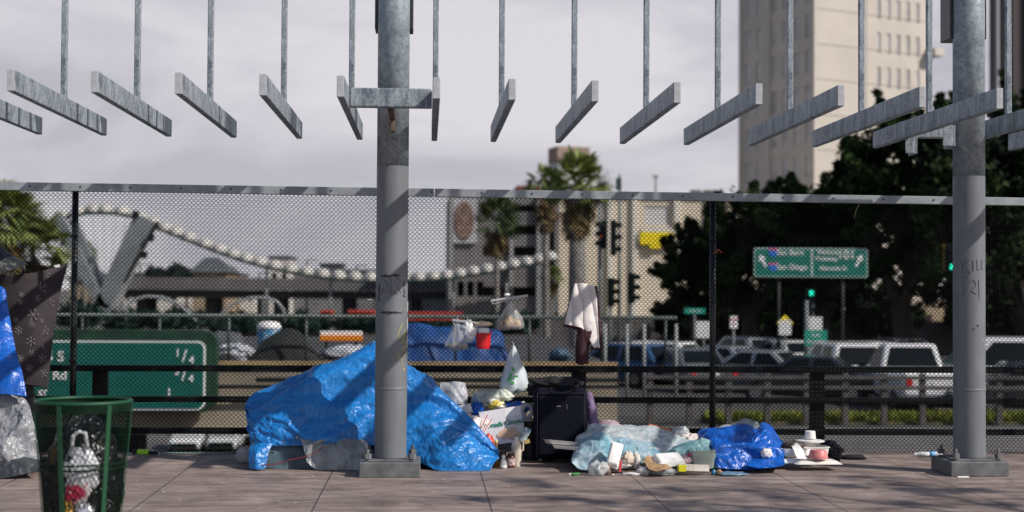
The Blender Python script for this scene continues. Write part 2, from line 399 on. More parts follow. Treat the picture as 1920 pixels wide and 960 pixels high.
def simheap(name, m, top, bot, Yf, Yr, Yb, parent, nu, nv, grow, seed, amp=.03, s=3.5, prof=1.3, bend=.05, frames=16):
    return sim_sheet(name, heap_rows(top, bot, Yf, Yr, Yb, prof=prof), nu, nv, m, parent, grow, seed, amp, s, frames, bend)
def heap(name, m, top, bot, Yf, Yr, Yb, zb=0, prof=1.4, mid=3, **k):
    """top/bot: outlines as (px,py) lists with the same count; front foot at Yf, ridge at Yr, back foot at Yb"""
    return drape(name, m, heap_rows(top, bot, Yf, Yr, Yb, zb, prof, mid), conv=False, **k)
def lump(name, m, c, d, seed=0, amp=.25, s=3, n=24, rz=0, parent=None, flat=True, cr2=6, **k):
    """crumpled solid lump, d = full size, resting at c (base centre)"""
    b = MB(); vs_ = []; nr = n // 2
    for i in range(nr + 1):
        th = i / nr * math.pi
        for j in range(n):
            ph = j / n * math.tau
            q = Vector((math.sin(th) * math.cos(ph), math.sin(th) * math.sin(ph), math.cos(th)))
            dd = noise.voronoi(q * s + Vector((seed * 5.3, seed, 2)))[0]
            h = 1 + amp * (noise.noise(q * s * .8 + Vector((seed, 3, seed * 2))) * 1.2 - min(dd[1] - dd[0], .5) * 1.5 + .3 + noise.noise(q * s * 2.4 + Vector((seed, 1, 1))) * .2)
            p = Vector((q.x * d[0] / 2 * h, q.y * d[1] / 2 * h, q.z * d[2] / 2 * h))
            if flat: p.z = max(p.z, -d[2] / 2 * .8)
            p = Matrix.Rotation(rz, 3, 'Z') @ p
            vs_.append(Vector(c) + p + Vector((0, 0, d[2] / 2 * .8)))
    fs = [(i * n + j, i * n + (j + 1) % n, (i + 1) * n + (j + 1) % n, (i + 1) * n + j) for i in range(nr) for j in range(n)]
    b.add(vs_, fs)
    return b.build(name, m, parent, smooth=True, **k)
ORD = ['first', 'second', 'third', 'fourth', 'fifth', 'sixth', 'seventh', 'eighth', 'ninth', 'tenth', 'eleventh', 'twelfth', 'thirteenth', 'fourteenth', 'fifteenth', 'sixteenth']

# =================================================================== SETTING
def struct(name, b, m, **k): return b.build(name, m, kind='structure', **k)
XE = X(1118, 34.8, 700)                               # where the low street begins on the right
b = MB(); b.box((0, 7.4, -.25), (60, 13.5, .5)); struct('sidewalk', b, PAVE).location.z
b = MB(); b.box((0, .55, -.2), (60, .2, .42)); struct('kerb', b, GCONC)
b = MB(); b.box((0, -12, -.45), (60, 25, .6)); struct('road', b, ASPH)
b = MB(); b.box((0, 1000, -8.5), (5000, 2600, 1)); struct('ground', b, GCONC)
b = MB(); b.box((0, 1460, -5.2), (5000, 2700, 7.4)); struct('far_ground', b, mat('far_ground', (.10, .10, .09), .9, nscale=.05, namt=.4))
b = MB(); b.box((XE + 60, 72.9, -5.05), (120, 76.2, 6.7)); struct('street', b, mat('worn_street', (.055, .052, .05), .85, nscale=.35, namt=.35, bump=.2))
b = MB(); b.add([(XE, 34.79, -1.72), (XE + 120, 34.79, -1.72), (XE + 120, 14.5, -7), (XE, 14.5, -7), (XE, 34.79, -8), (XE + 120, 34.79, -8), (XE + 120, 14.5, -8), (XE, 14.5, -8)],
    [(0, 1, 2, 3), (4, 7, 6, 5), (0, 3, 7, 4), (1, 5, 6, 2), (3, 2, 6, 7), (0, 4, 5, 1)]); struct('embankment', b, GCONC)
# verge with grass
b = MB(); x0 = X(1330, 35.4); b.box((x0 + 30, 35.75, -1.665), (60, 1.3, .07)); struct('verge', b, mat('verge_soil', (.10, .09, .05), .95, nscale=6, namt=.4))
b = MB()
for i in range(9000):
    x = x0 + random.random() * 14; y = 35.15 + random.random() * 1.2; h = .06 + random.random() * .22; a = random.random() * 3.1; w = .03
    z = -1.635; dx, dy = math.cos(a) * w, math.sin(a) * w
    b.add([(x - dx, y - dy, z), (x + dx, y + dy, z), (x + random.uniform(-.05, .05), y + random.uniform(-.05, .05), z + h)], [(0, 1, 2)])
b.build('grass', mat('verge_grass', (.20, .23, .03), .7, nscale=2, namt=.5), label='yellow green grass along the street verge below the guard rail', cat='grass', kind='stuff', fixn=False)
# other bridge
XW = -60
t = thing('road_bridge', 'beige concrete road bridge crossing behind the fence with green sign on it', 'bridge', ((XW + XE) / 2, 40, -1.35))
b = MB(); b.box(((XW + XE) / 2, 40.5, -.69), (XE - XW, 19, 1.30)); b.build('deck', mat('bridge_asphalt', (.045, .045, .047), .9, nscale=.5, namt=.3), t)
b = MB(); b.box(((XW + XE) / 2, 30.95, -.72), (XE - XW, .1, 1.30)); b.box(((XW + XE) / 2, 30.9, -1.43), (XE - XW, .3, .12)); b.build('fascia', CONC, t)
b = MB(); b.box(((XW + XE) / 2, 30.97, -.01), (XE - XW, .3, .12)); b.build('edge_kerb', mat('ochre_kerb', (.28, .20, .10), .8, nscale=1, namt=.3), t)
for xx in (-30, -17.5, -9.5):
    b = MB(); b.box((xx, 40, -4.9), (.9, 14, 6.9)); b.build('pier', GCONC, t, bevel=.05)
b = MB()
b.tube([P(480, 712, 30.6), Vector((XE, 30.6, Z(712, 30.6)))], .05); b.tube([P(400, 725, 30.6), Vector((XE, 30.6, Z(725, 30.6)))], .04)
b.build('pipe', DARKST, t)
# its guard rail
t = thing('guard_railing', 'long grey pipe railing on the far bridge edge behind the tents', 'railing', (0, 31.2, 0))
zt = 1.02
b = MB(); b.tube([(XW, 31.2, zt), (X(1270, 31.2), 31.2, zt)], .045); b.build('top_rail', mat('aged_pipe', (.065, .085, .08), .5, .3, nscale=4, namt=.3), t, smooth=True)
for px in (-270, -150, 10, 155, 300, 430, 575, 715, 855, 993, 1130, 1248):
    b = MB(); b.tube([(X(px, 31.2), 31.2, 0.05), (X(px, 31.2), 31.2, zt)], .03); b.build('post', MATS['aged_pipe'], t, smooth=True)

# =================================================================== FENCE
FY = 13.9
def ztop(x): return 2.615 - .0052 * (x + 4.6)
fence = thing('chain_link_fence', 'tall black chain link fence with flat galvanised top rail along the sidewalk', 'fence', (0, FY, 0))
FX0, FX1 = X(-90, FY), X(2010, FY)
def fence_mesh():
    s = .0214; hh = .0215; A = s / 2 + .0006; r = .0034
    nx = int((FX1 - FX0) / s); nz = int(2.56 / hh)
    pts = []
    for k in range(nz):
        sgn = 1 if k % 2 else -1
        pts.append((sgn * A, -.0022 * sgn, k * hh - .16 * hh)); pts.append((sgn * A, .0022 * sgn, k * hh + .16 * hh))
    pts = np.array(pts, dtype=np.float64)
    tang = np.gradient(pts, axis=0); tang /= np.linalg.norm(tang, axis=1)[:, None]
    a = np.cross(tang, np.array([0, 1., 0])); a /= np.linalg.norm(a, axis=1)[:, None]; bb = np.cross(a, tang)
    ring = np.stack([pts + r * (math.cos(q) * a + math.sin(q) * bb) for q in (0, math.tau / 3, 2 * math.tau / 3)], 1)  # np,3,3
    n = len(pts); base = ring.reshape(-1, 3)
    V = []
    for i in range(nx):
        w = base.copy()
        if i % 2: w[:, 0] *= -1
        w[:, 0] += FX0 + i * s; w[:, 2] += .02; w[:, 1] += FY
        # slack: sheet waves gently, sags and bulges
        w[:, 1] += .010 * np.sin(w[:, 0] * 2.1 + w[:, 2] * 1.3) + .006 * np.sin(w[:, 2] * 4 + w[:, 0])
        w[:, 0] += .006 * np.sin(w[:, 2] * 2.3 + w[:, 0] * .9)
        w[:, 2] += .006 * np.sin(w[:, 0] * 1.7)
        V.append(w)
    V = np.concatenate(V); V[:, 1] -= FY
    k = np.arange(n - 1)[:, None] * 3; j = np.arange(3)[None, :]; j2 = (j + 1) % 3
    q = np.stack([k + j, k + j2, k + 3 + j2, k + 3 + j], -1).reshape(-1, 4)
    F = (q[None] + (np.arange(nx) * n * 3)[:, None, None]).reshape(-1, 4)
    me = bpy.data.meshes.new('mesh'); me.vertices.add(len(V)); me.vertices.foreach_set('co', V.ravel())
    me.loops.add(F.size); me.loops.foreach_set('vertex_index', F.ravel().astype(np.int32))
    me.polygons.add(len(F)); me.polygons.foreach_set('loop_start', np.arange(0, F.size, 4, dtype=np.int32))
    me.update(calc_edges=True); me.polygons.foreach_set('use_smooth', np.ones(len(F), dtype=bool))
    me.materials.append(BLACKV)
    o = bpy.data.objects.new('mesh', me); COL.objects.link(o); o.parent = fence
fence_mesh()
xj = X(813, FY)
for a, c in ((FX0, xj - .004), (xj + .004, FX1)):
    b = MB(); z0, z1 = ztop(a), ztop(c); y0, y1 = FY - .045, FY + .03; h = .078
    b.add([(a, y0, z0 - h), (c, y0, z1 - h), (c, y1, z1 - h), (a, y1, z0 - h), (a, y0, z0), (c, y0, z1), (c, y1, z1), (a, y1, z0)],
          [(3, 2, 1, 0), (4, 5, 6, 7), (0, 1, 5, 4), (1, 2, 6, 5), (2, 3, 7, 6), (3, 0, 4, 7)])
    b.build('top_rail', RAILG, fence, bevel=.004)
for px in range(-38, 1980, 94):
    x = X(px, FY); b = MB(); b.lathe((x, FY - .045, ztop(x) - .036), [(.009, 0), (.008, .006), (.003, .009)], 10, M=Matrix.Rotation(R(90), 3, 'X'))
    b.build('bolt', DARKST, fence, smooth=True)
for px in (137, 737, 1338, 1938):
    x = X(px, FY); b = MB(); b.tube([(x, FY + .045, -.3), (x, FY + .045, ztop(x) - .07)], .031, 14); o = b.build('post', mat('weathered_black_post', (.012, .014, .015), .35, nscale=60, namt=.5, col2=(.05, .055, .06), lo=.45, hi=.7), fence, smooth=True)
    for zz in (.35, .9, 1.5, 2.1):
        b = MB(); b.box((x, FY + .012, zz), (.075, .012, .02)); b.build('tie', DARKST, o)
# steel railing just behind
t = thing('steel_railing', 'dark steel bridge railing of three flat bars right behind the chain link', 'railing', (0, 14.05, 0))
for py, hh in ((691, .062), (749, .058), (808, .062)):
    b = MB(); p0, p1 = P(-90, py - 1, 14.06), P(2010, py + 3, 14.06)
    b.add([p0 + Vector((0, dy, dz)) for dy in (0, .05) for dz in (-hh / 2, hh / 2)] + [p1 + Vector((0, dy, dz)) for dy in (0, .05) for dz in (-hh / 2, hh / 2)],
          [(0, 1, 3, 2), (4, 6, 7, 5), (0, 4, 5, 1), (2, 3, 7, 6), (1, 5, 7, 3), (0, 2, 6, 4)])
    b.build('rail', DARKST, t, bevel=.006)
for px in (190, 638, 1086, 1532):
    x = X(px, 14.14); b = MB(); b.box((x, 14.15, .22), (.145, .07, 1.18)); b.build('post', DARKST, t, bevel=.005)
b = MB(); b.box((0, 14.19, -.12), (30, .08, .2)); b.build('toe_plate', GCONC, t)

# =================================================================== POLES, OVERHEAD BARS
PY = 12.45
def pole(px, label, baselab):
    x = X(px, PY, 500)
    t = thing('steel_pole', label, 'pole', (x, PY, 0), 'steel columns')
    zs = Z(315 if px < 1000 else 322, PY)
    b = MB(); b.lathe((x, PY, 0), [(.139, .735), (.142, .742), (.142, .752), (.139, .759)], 56); b.build('weld_seam', PAINTG, t); b = MB(); b.lathe((x, PY, 0), [(.139, .15), (.139, zs)], 56); o_ = b.build('painted_shaft', PAINTG, t, smooth=True)
    smooth_by_angle(o_, 15)
    b = MB(); b.lathe((x, PY, 0), [(.1385, zs), (.1385, 5.4)], 56); b.build('bare_shaft', GALV, t, smooth=True); smooth_by_angle(t.children[-1], 50)
    b = MB(); b.box((x, PY, .065), (.52, .5, .13)); base = b.build('base_block', mat('base_steel', (.12, .125, .13), .6, nscale=8, namt=.3, bump=.1), t, bevel=.008)
    b = MB(); b.box((x, PY, .138), (.42, .40, .014)); b.build('base_plate', MATS['base_steel'], t, bevel=.005)
    for sx in (-1, 1):
        for sy in (-1, 1):
            b = MB(); b.lathe((x + sx * .19, PY + sy * .18, .155), [(.034, 0), (.034, .04), (.014, .042), (.014, .075), (.01, .08)], 6); b.build('anchor_bolt', MATS['base_steel'], t)
    b = MB(); b.box((x, PY + .13, Z(58, PY) + .8), (.335, .25, 1.6)); b.build('rear_box', mat('box_dark', (.02, .022, .026), .4), t, bevel=.006)
    return t, x
poleA, xA = pole(735, 'round grey steel pole rising through the big blue tarp with yellow scribble', '')
poleB, xB = pole(1817, 'round grey steel pole at the right with thin black scratched graffiti', '')
HP = [-15, 121, 258, 395, 533, 660, 817, 941, 1077, 1212, 1346, 1481, 1615, 1742, 1890, 2025]
ZB = 3.245
def barz(x): return ZB - .004 * (x + 3)
bars = None
proto = None
for i, px in enumerate(HP):
    x = X(px, PY, 100); zt_ = barz(x)
    if proto is None:
        proto = thing('overhead_bar', 'x', 'steel bar', (x, PY, zt_), 'overhead steel bars')
        b = MB(); b.box((x, PY - .02, zt_ - .083), (.057, 3.1, .166)); b.build('beam', GALVB, proto, bevel=.009, bseg=3)
        b = MB(); b.box((x, PY - .02 - 1.5525, zt_ - .083), (.053, .005, .160)); b.build('end_cap', mat('sunlit_zinc', (.40, .42, .45), .5, nscale=20, namt=.12), proto, bevel=.002)  # near end face of the beam, sunlight painted in as a paler zinc
        b = MB(); b.box((x, PY, zt_ + 1.05), (.05, .05, 2.1)); b.build('hanger', GALVB, proto, bevel=.007)
        o = proto
    else:
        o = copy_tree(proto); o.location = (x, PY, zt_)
    wh = {0: 'cut off by the left edge of the frame', 5: 'welded to the cross piece left of the pole', 6: 'welded to the cross piece right of the pole', 13: 'crossing in front of the right pole', 14: 'passing behind the right pole', 15: 'at the right edge of the frame'}.get(i, 'counted from the left')
    o['label'] = f'{ORD[i]} overhead galvanised bar {wh}'
# cross piece of the centre pair (joins the two bars) and bracket
xa, xb = X(660, PY, 100) + .0305, X(817, PY, 100) - .0305
t = thing('cross_beam', 'short horizontal galvanised cross beam in front of the central pole', 'steel beam', ((xa + xb) / 2, 11.75, 3.05), 'cross beams at the poles')
b = MB(); b.box(((xa + xb) / 2, 11.62, 3.165), (xb - xa - .004, .1, .155)); b.build('beam', GALVB, t, bevel=.01)
b = MB(); b.box((xA, 12.0, 3.08), (.05, .66, .03)); b.box((xA, 12.27, 3.02), (.036, .1, .12)); b.build('bracket', mat('rusty_bracket', (.10, .07, .05), .7, nscale=20, namt=.5), t, bevel=.004)
xa, xb = X(1742, PY, 100) + .0305, X(1890, PY, 100) - .0305
t = thing('cross_beam', 'horizontal cross beam with welded plates beside the right pole', 'steel beam', ((xa + xb) / 2, 13.3, 3.05), 'cross beams at the poles')
b = MB(); b.box(((xa + xb) / 2, 13.35, 3.165), (xb - xa - .004, .1, .155)); b.build('beam', GALVB, t, bevel=.01)
for xx, yy in ((xB - .17, 12.45), (xB - .27, 13.15)):
    b = MB(); b.box((xx, yy, 3.0), (.012, .22, .19)); b.box((xx - .05, yy - .1, 3.0), (.11, .012, .18)); b.build('bracket_plate', GALVB, t, bevel=.003)
# the frame the bars hang from, above the picture
t = thing('overhead_girder', 'galvanised girder carried by the poles above the hanging bars', 'steel frame', (0, PY, 5.3))
b = MB(); b.box((0, PY, 5.42), (13, .2, .2)); b.build('girder', GALV, t)

# graffiti as paint strokes on the shafts
def on_pole(xc, px, py, r=.1412):
    q = P(px, py, PY - .1); s_ = max(-.98, min(.98, (q.x - xc) / r)); a = math.asin(s_)
    return Vector((xc + math.sin(a) * r, PY - math.cos(a) * r, q.z))
def strokes(xc, lines, m, parent, w=.004, name='graffiti', label=None, jit=0):
    b = MB()
    for ln in lines:
        pts = []
        for (a, c) in zip(ln[:-1], ln[1:]):
            n_ = max(2, int(math.dist(a, c) / 2.5))
            for k in range(n_): pts.append((a[0] + (c[0] - a[0]) * k / n_ + random.uniform(-jit, jit), a[1] + (c[1] - a[1]) * k / n_ + random.uniform(-jit, jit)))
        pts.append(ln[-1])
        q = [on_pole(xc, *p) for p in pts]
        b.tube(q, w / 2, 5)
    o = b.build(name, m, parent); 
    if label: o['label'] = label
    return o
BLK = mat('black_marker', (.012, .012, .013), .5); YEL = mat('yellow_marker', (.62, .55, .18), .6); FAD = mat('faded_marker', (.07, .072, .08), .5); WPT = mat('chipped_white', (.6, .6, .6), .6)
strokes(xA, [[(714, 519), (722, 515), (730, 518), (738, 515), (750, 517)], [(716, 517), (728, 519), (740, 516), (746, 519)], [(714, 586), (722, 584), (732, 588), (740, 584), (752, 587), (756, 584)], [(716, 587), (730, 584), (744, 588)],
             [(711, 535), (711, 547), (710, 556), (711, 565)], [(712, 532), (710, 545)], [(757, 528), (757, 536), (759, 536)], [(758, 541), (757, 548), (759, 550)], [(757, 551), (757, 556), (760, 555)]], BLK, poleA, .009, jit=.7)
strokes(xA, [[(720, 520), (727, 535), (730, 550)], [(732, 520), (734, 535), (733, 552)], [(745, 520), (752, 528), (745, 535), (752, 550)], [(715, 552), (719, 540), (725, 550)], [(732, 553), (739, 546), (746, 552)], [(717, 523), (728, 532)]], FAD, poleA, .004)
strokes(xA, [[(755, 606), (748, 622), (746, 632), (750, 633), (757, 625), (760, 618), (759, 628), (752, 645), (760, 640), (763, 650), (752, 653), (762, 661), (756, 671), (751, 676), (756, 688), (756, 695), (759, 692)], [(744, 664), (747, 672)], [(747, 661), (750, 670)], [(762, 636), (757, 655)]], YEL, poleA, .0045)
strokes(xA, [[(765, 566), (765, 585)], [(764, 597), (765, 614), (764, 625)], [(765, 630), (764, 652)]], WPT, poleA, .008, 'paint_chip', jit=.6)
# the letters K I L L scratched on the right pole
strokes(xB, [[(1803, 488), (1804, 500), (1805, 512)], [(1815, 487), (1805, 497), (1817, 512)], [(1821, 488), (1822, 509)], [(1829, 487), (1829, 507), (1835, 505)], [(1838, 486), (1838, 505), (1843, 503)],
             [(1803, 520), (1808, 540), (1804, 556)], [(1812, 530), (1823, 525), (1827, 535), (1818, 545), (1828, 552)], [(1806, 522), (1814, 518)], [(1832, 525), (1833, 560)]], FAD, poleB, .0045)
strokes(xB, [[(1836, 634), (1837, 640)], [(1840, 636), (1841, 643)], [(1843, 638), (1845, 648)]], WPT, poleB, .006, 'paint_chip')
b = MB(); b.lathe(P(1833, 611, PY - .155), [(.009, 0), (.009, .004)], 10, M=Matrix.Rotation(R(90), 3, 'X')); b.build('rivet', DARKST, poleB)

# =================================================================== FOREGROUND: central shelter
DIRTW = mat('dirty_white', (.62, .60, .56), .5, nscale=14, namt=.2)
CLEARP = mat('clear_plastic_film', (.60, .64, .66), .25, nscale=9, namt=.25, alpha=.5, bump=.5, bscale=25)
GREYP = mat('grey_plastic_film', (.30, .33, .35), .3, nscale=6, namt=.3, alpha=.8, bump=.5, bscale=20)
PALEB = mat('pale_blue_film', (.36, .46, .52), .5, nscale=4, col2=(.12, .29, .37), bump=.3, bscale=14, detail=5, spec=.3)
def px_mottle(name, a, b_, scale=12, rough=.45):
    return mat(name, a, rough, nscale=scale, col2=b_, bump=.35, bscale=30, detail=10, lo=.42, hi=.6)
SPECK = px_mottle('speckled_film', (.46, .49, .50), (.26, .33, .37), 16)

# what lies under the tarp
heap('sleeping_pad', mat('slate_pad', (.06, .10, .13), .55, nscale=5, namt=.4, bump=.2),
     [(474, 800), (520, 798), (580, 800), (640, 802), (690, 805)], [(472, 876), (520, 881), (580, 881), (640, 882), (690, 880)],
     12.80, 13.05, 13.6, amp=.02, s1=3, s2=6, seed=5, label='slate blue padding showing under the lifted hem of the big tarp', cat='bedding', zmin=.003)
o = simheap('plastic_sheet', GREYP, [(556, 818), (590, 815), (620, 818), (655, 822), (690, 830)], [(575, 866), (592, 880), (620, 884), (655, 884), (690, 882)], 12.70, 12.80, 13.0, None, 50, 26, .14, 8, .03, 5)
settag(o, 'crumpled grey plastic sheet hanging out below the tarp hem left of the pole', 'plastic sheet')
b = MB(); b.tube([P(x, y, 12.68) for x, y in ((490, 872), (520, 870), (545, 862), (570, 857), (592, 848), (606, 838))], .004, 6)
b.build('cord', mat('dark_red_cord', (.22, .02, .03), .6), label='thin dark red cord under the blue tarp hem', cat='cord')
big = thing('blue_tarp_shelter', 'large crumpled blue tarp shelter humped around the central pole', 'tarp shelter', (X(690, 13.1), 13.1, 0))
top = [(459, 762), (474, 746), (505, 730), (560, 705), (620, 681), (668, 663), (710, 654), (765, 682), (800, 703), (838, 740), (875, 779), (905, 815), (922, 845), (934, 862)]
bot = [(474, 838), (478, 838), (510, 837), (560, 836), (600, 839), (630, 841), (690, 834), (745, 850), (790, 868), (820, 882), (850, 884), (880, 884), (905, 884), (918, 884)]
rows = []
Yf = [12.95, 12.85, 12.82, 12.8, 12.8, 12.8, 12.80, 12.82, 12.78, 12.66, 12.64, 12.64, 12.64, 12.66]
Yr = [13.3, 13.4, 13.5, 13.55, 13.6, 13.6, 13.6, 13.6, 13.55, 13.45, 13.35, 13.2, 13.05, 12.9]
mids = 4
for i in range(mids + 2):
    t = i / (mids + 1); r = []
    for k, ((tx, ty), (bx, by)) in enumerate(zip(top, bot)):
        e = math.sin(t * math.pi / 2) ** .9
        xx = bx + (tx - bx) * t; bul = math.sin(t * math.pi)
        if k == 0: xx -= 4 * bul
        r.append(P(xx, by + (ty - by) * e, Yf[k] + (Yr[k] - Yf[k]) * t ** 1.5))
    rows.append(r)
rows.append([Vector((p.x, 13.72, p.z * .7)) for p in rows[-1]])
rows.append([Vector((p.x, 13.80, .02)) for p in rows[-2]])
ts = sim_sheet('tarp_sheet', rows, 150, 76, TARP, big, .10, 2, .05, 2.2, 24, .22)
# left flap folded down, and lifted front fold on the right
drape('tarp_flap', TARP, [[(467, 878, 12.70), (480, 880, 12.66), (498, 879, 12.7)], [(466, 858, 12.74), (482, 852, 12.7), (504, 848, 12.75)], [(470, 835, 12.86), (486, 832, 12.8), (512, 832, 12.8)]], 30, 24, .02, 5, 10, 4, parent=big)
for px, py in ((615, 833), (531, 830)):
    b = MB(); q = P(px, py, 12.765)
    b.tube([q + Vector((math.cos(a) * .012, 0, math.sin(a) * .012)) for a in [k / 16 * math.tau for k in range(17)]], .0035, 6, cap=False); b.build('grommet', CHROME, big)

# ------------------------------------------------------------------ left shelter
sh = thing('fabric_shelter', 'makeshift shelter of draped tarps and snowflake cloth tied to the fence at the left edge', 'shelter', (X(10, 13.2), 13.2, 0))
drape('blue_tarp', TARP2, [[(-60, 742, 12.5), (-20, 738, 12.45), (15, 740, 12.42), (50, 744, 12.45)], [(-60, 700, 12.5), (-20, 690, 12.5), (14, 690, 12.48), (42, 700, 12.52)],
                          [(-60, 620, 12.75), (-20, 620, 12.7), (6, 625, 12.7), (26, 640, 12.7)], [(-60, 530, 13.0), (-20, 532, 13.), (-2, 536, 12.95), (10, 545, 12.95)]], 70, 80, .02, 3, 6, 21, parent=sh)
SNOWC = mat('snowflake_cloth', (.028, .022, .026), .85, nscale=6, namt=.25)
cl = drape('snowflake_cloth', SNOWC, [[(22, 722, 13.4), (40, 720, 13.4), (66, 724, 13.42), (90, 729, 13.45)], [(2, 640, 13.4), (36, 640, 13.4), (70, 645, 13.42), (98, 648, 13.5)],
                          [(-10, 560, 13.4), (30, 562, 13.4), (72, 560, 13.45), (111, 560, 13.6)], [(-20, 512, 13.3), (30, 515, 13.35), (80, 508, 13.5), (127, 492, 13.75)]], 60, 60, .014, 3, 5, 31, parent=sh)
SNOWF = mat('pale_print', (.19, .17, .18), .8, nscale=30, namt=.2)
dg = bpy.context.evaluated_depsgraph_get()
def surf_y(o, x, z, fallback):
    off = origin(o); best = None
    for v in o.data.vertices:
        d = (v.co.x + off.x - x) ** 2 + (v.co.z + off.z - z) ** 2
        if best is None or d < best[0]: best = (d, v.co.y + off.y)
    return best[1]
for (px, py, s_, ro) in ((86, 514, 9, .2), (75, 541, 14, .5), (70, 560, 8, .1), (96, 547, 6, .3), (40, 553, 6, .2), (94, 568, 10, .4), (62, 590, 13, .1), (38, 566, 6, .3), (60, 608, 7, 0), (78, 602, 5, 0),
                         (83, 620, 10, .3), (58, 640, 10, .5), (60, 662, 7, .2), (80, 650, 5, .1), (78, 672, 9, .4), (55, 690, 8, .2), (38, 672, 7, .1), (82, 700, 8, .2), (30, 600, 6, .4), (35, 620, 8, .4)):
    q = P(px, py, 13.45); y = surf_y(cl, q.x, q.z, 13.4) - .006; b = MB()
    q = P(px, py, y); L = s_ * .0048
    for k in range(6):
        a = ro + k * math.pi / 3; d = Vector((math.cos(a), 0, math.sin(a))); b.tube([q, q + d * L], .0028, 4)
        for sg in (-1, 1):
            a2 = a + sg * .7; b.tube([q + d * L * .6, q + d * L * .6 + Vector((math.cos(a2), 0, math.sin(a2))) * L * .33], .0024, 4)
    b.build('snowflake', SNOWF, cl)
b = MB(); b.box(P(107, 499, 13.62), (.052, .004, .026), ry=-.25); b.build('care_tag', WHITE, cl)
drape('black_tarp', BLACKTARP, [[(-60, 520, 12.9), (-20, 520, 12.9), (20, 508, 12.95), (52, 497, 13.2)], [(-60, 480, 12.9), (-30, 476, 12.9), (10, 484, 13.), (45, 492, 13.2)],
                           [(-60, 450, 13.0), (-30, 452, 13.), (0, 460, 13.1), (30, 482, 13.25)]], 50, 40, .03, 4, 6, 41, parent=sh)
b = MB(); b.tube([P(42, 494, 13.3), P(46, 506, 13.3), P(40, 515, 13.35)], .018, 8); b.build('tie_rope', BLACKTARP, sh, smooth=True); b = MB(); b.tube([P(-5, 452, 13.1), P(12, 460, 13.2), P(10, 472, 13.2)], .008, 6); b.build('tie_rope', BLACKTARP, sh, smooth=True)
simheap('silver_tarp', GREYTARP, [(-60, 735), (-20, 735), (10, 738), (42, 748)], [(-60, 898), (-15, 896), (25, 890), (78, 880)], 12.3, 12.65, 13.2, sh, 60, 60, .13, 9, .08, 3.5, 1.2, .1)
heap('dark_tarp', mat_tarp('slate_tarp', (.03, .036, .042), (.06, .07, .08), .5), [(-20, 860), (20, 850), (50, 850), (78, 864)], [(-20, 898), (20, 895), (50, 888), (80, 880)], 12.15, 12.4, 12.7, amp=.03, s1=5, s2=9, seed=57, parent=sh, zmin=.003)
b = MB(); b.tube([P(50, 700, 13.5), P(62, 800, 13.55), P(72, 852, 13.6)], .02, 8); b.tube([P(40, 690, 13.55), Vector((P(40, 690, 13.55).x, 13.55, 0))], .02, 8); b.build('tent_pole', DARKST, sh, smooth=True)
drape('inner_lining', BLACKTARP, [[(-60, 880, 13.5), (0, 880, 13.5), (76, 868, 13.5)], [(-60, 700, 13.5), (0, 700, 13.5), (66, 740, 13.5)], [(-60, 540, 13.5), (-10, 540, 13.5), (45, 640, 13.5)]], 20, 20, .03, 3, 5, 61, parent=sh)

# ------------------------------------------------------------------ trash can
TY = 9.0; tcx = X(157, TY, 750); ZR = .90; RT, RB = .286, .205
CANG = mat('can_green', (.002, .016, .007), .6, nscale=14, namt=.35, spec=.15); CANR = mat('can_rim', (.003, .05, .02), .5, nscale=9, col2=(.006, .075, .03), lo=.2, hi=.8)
can = thing('trash_can', 'green expanded metal litter basket full of black and white bags at the lower left', 'trash can', (tcx, TY, 0))
def rad(z): return RB + (RT - RB) * (z / ZR) ** .9
b = MB()
N = 56
for fam in (1, -1):
    for k in range(N):
        a0 = k / N * math.tau; pts = []
        for i in range(29):
            z = .03 + (ZR - .05) * i / 28; a = a0 + fam * i * .062; r = rad(z)
            pts.append((tcx + r * math.cos(a), TY + r * math.sin(a), z))
        b.tube(pts, .0022, 3, cap=False)
b.build('wire_wall', CANG, can)
for z, w, h in ((ZR, .011, .0), (.51, .006, .03), (.03, .012, 0)):
    r = rad(z); b = MB()
    for dz in ((-.5, .5) if h else (0,)):
        b.tube([(tcx + r * math.cos(a), TY + r * math.sin(a), z + dz * h) for a in [k / 64 * math.tau for k in range(65)]], w, 8, cap=False)
    b.build('rim' if z == ZR else 'hoop', CANR if z == ZR else CANG, can, smooth=True)
b = MB(); r = RT + .004
vs_ = []
for k in range(64):
    a = k / 64 * math.tau
    for z, rr in ((ZR - .005, r), (ZR - .06, rad(ZR - .06) + .004)): vs_.append((tcx + rr * math.cos(a), TY + rr * math.sin(a), z))
b.add(vs_, [(2 * k, 2 * k + 1, (2 * k + 3) % 128, (2 * k + 2) % 128) for k in range(64)]); b.build('collar', CANG, can, solid=.003)
for k in range(6):
    a = R(-90 - 16 + 60 * k); b = MB(); n_ = Vector((math.cos(a), math.sin(a), 0)); tt = Vector((-n_.y, n_.x, 0)); vs_ = []
    for i in range(9):
        z = .02 + (ZR - .03) * i / 8; r = rad(z) + .006; c = Vector((tcx, TY, z)) + n_ * r
        for u in (-.014, .014):
            vs_ += [c + tt * u, c + tt * u + n_ * .006]
    fs = []
    for i in range(8):
        q = i * 4
        for (x_, y_) in ((0, 1), (1, 3), (3, 2), (2, 0)): fs.append((q + x_, q + y_, q + 4 + y_, q + 4 + x_))
    b.add(vs_, fs + [(0, 1, 3, 2), (32, 33, 35, 34)]); b.build('strap', CANR, can)
b = MB(); b.lathe((tcx, TY, .02), [(RB, 0), (RB, .008)], 40); b.build('base_pan', CANG, can)
for k in range(3):
    a = k * 2.1; b = MB(); b.lathe((tcx + .17 * math.cos(a), TY + .17 * math.sin(a), 0), [(.02, 0), (.02, .022)], 12); b.build('foot', RUBBER, can)
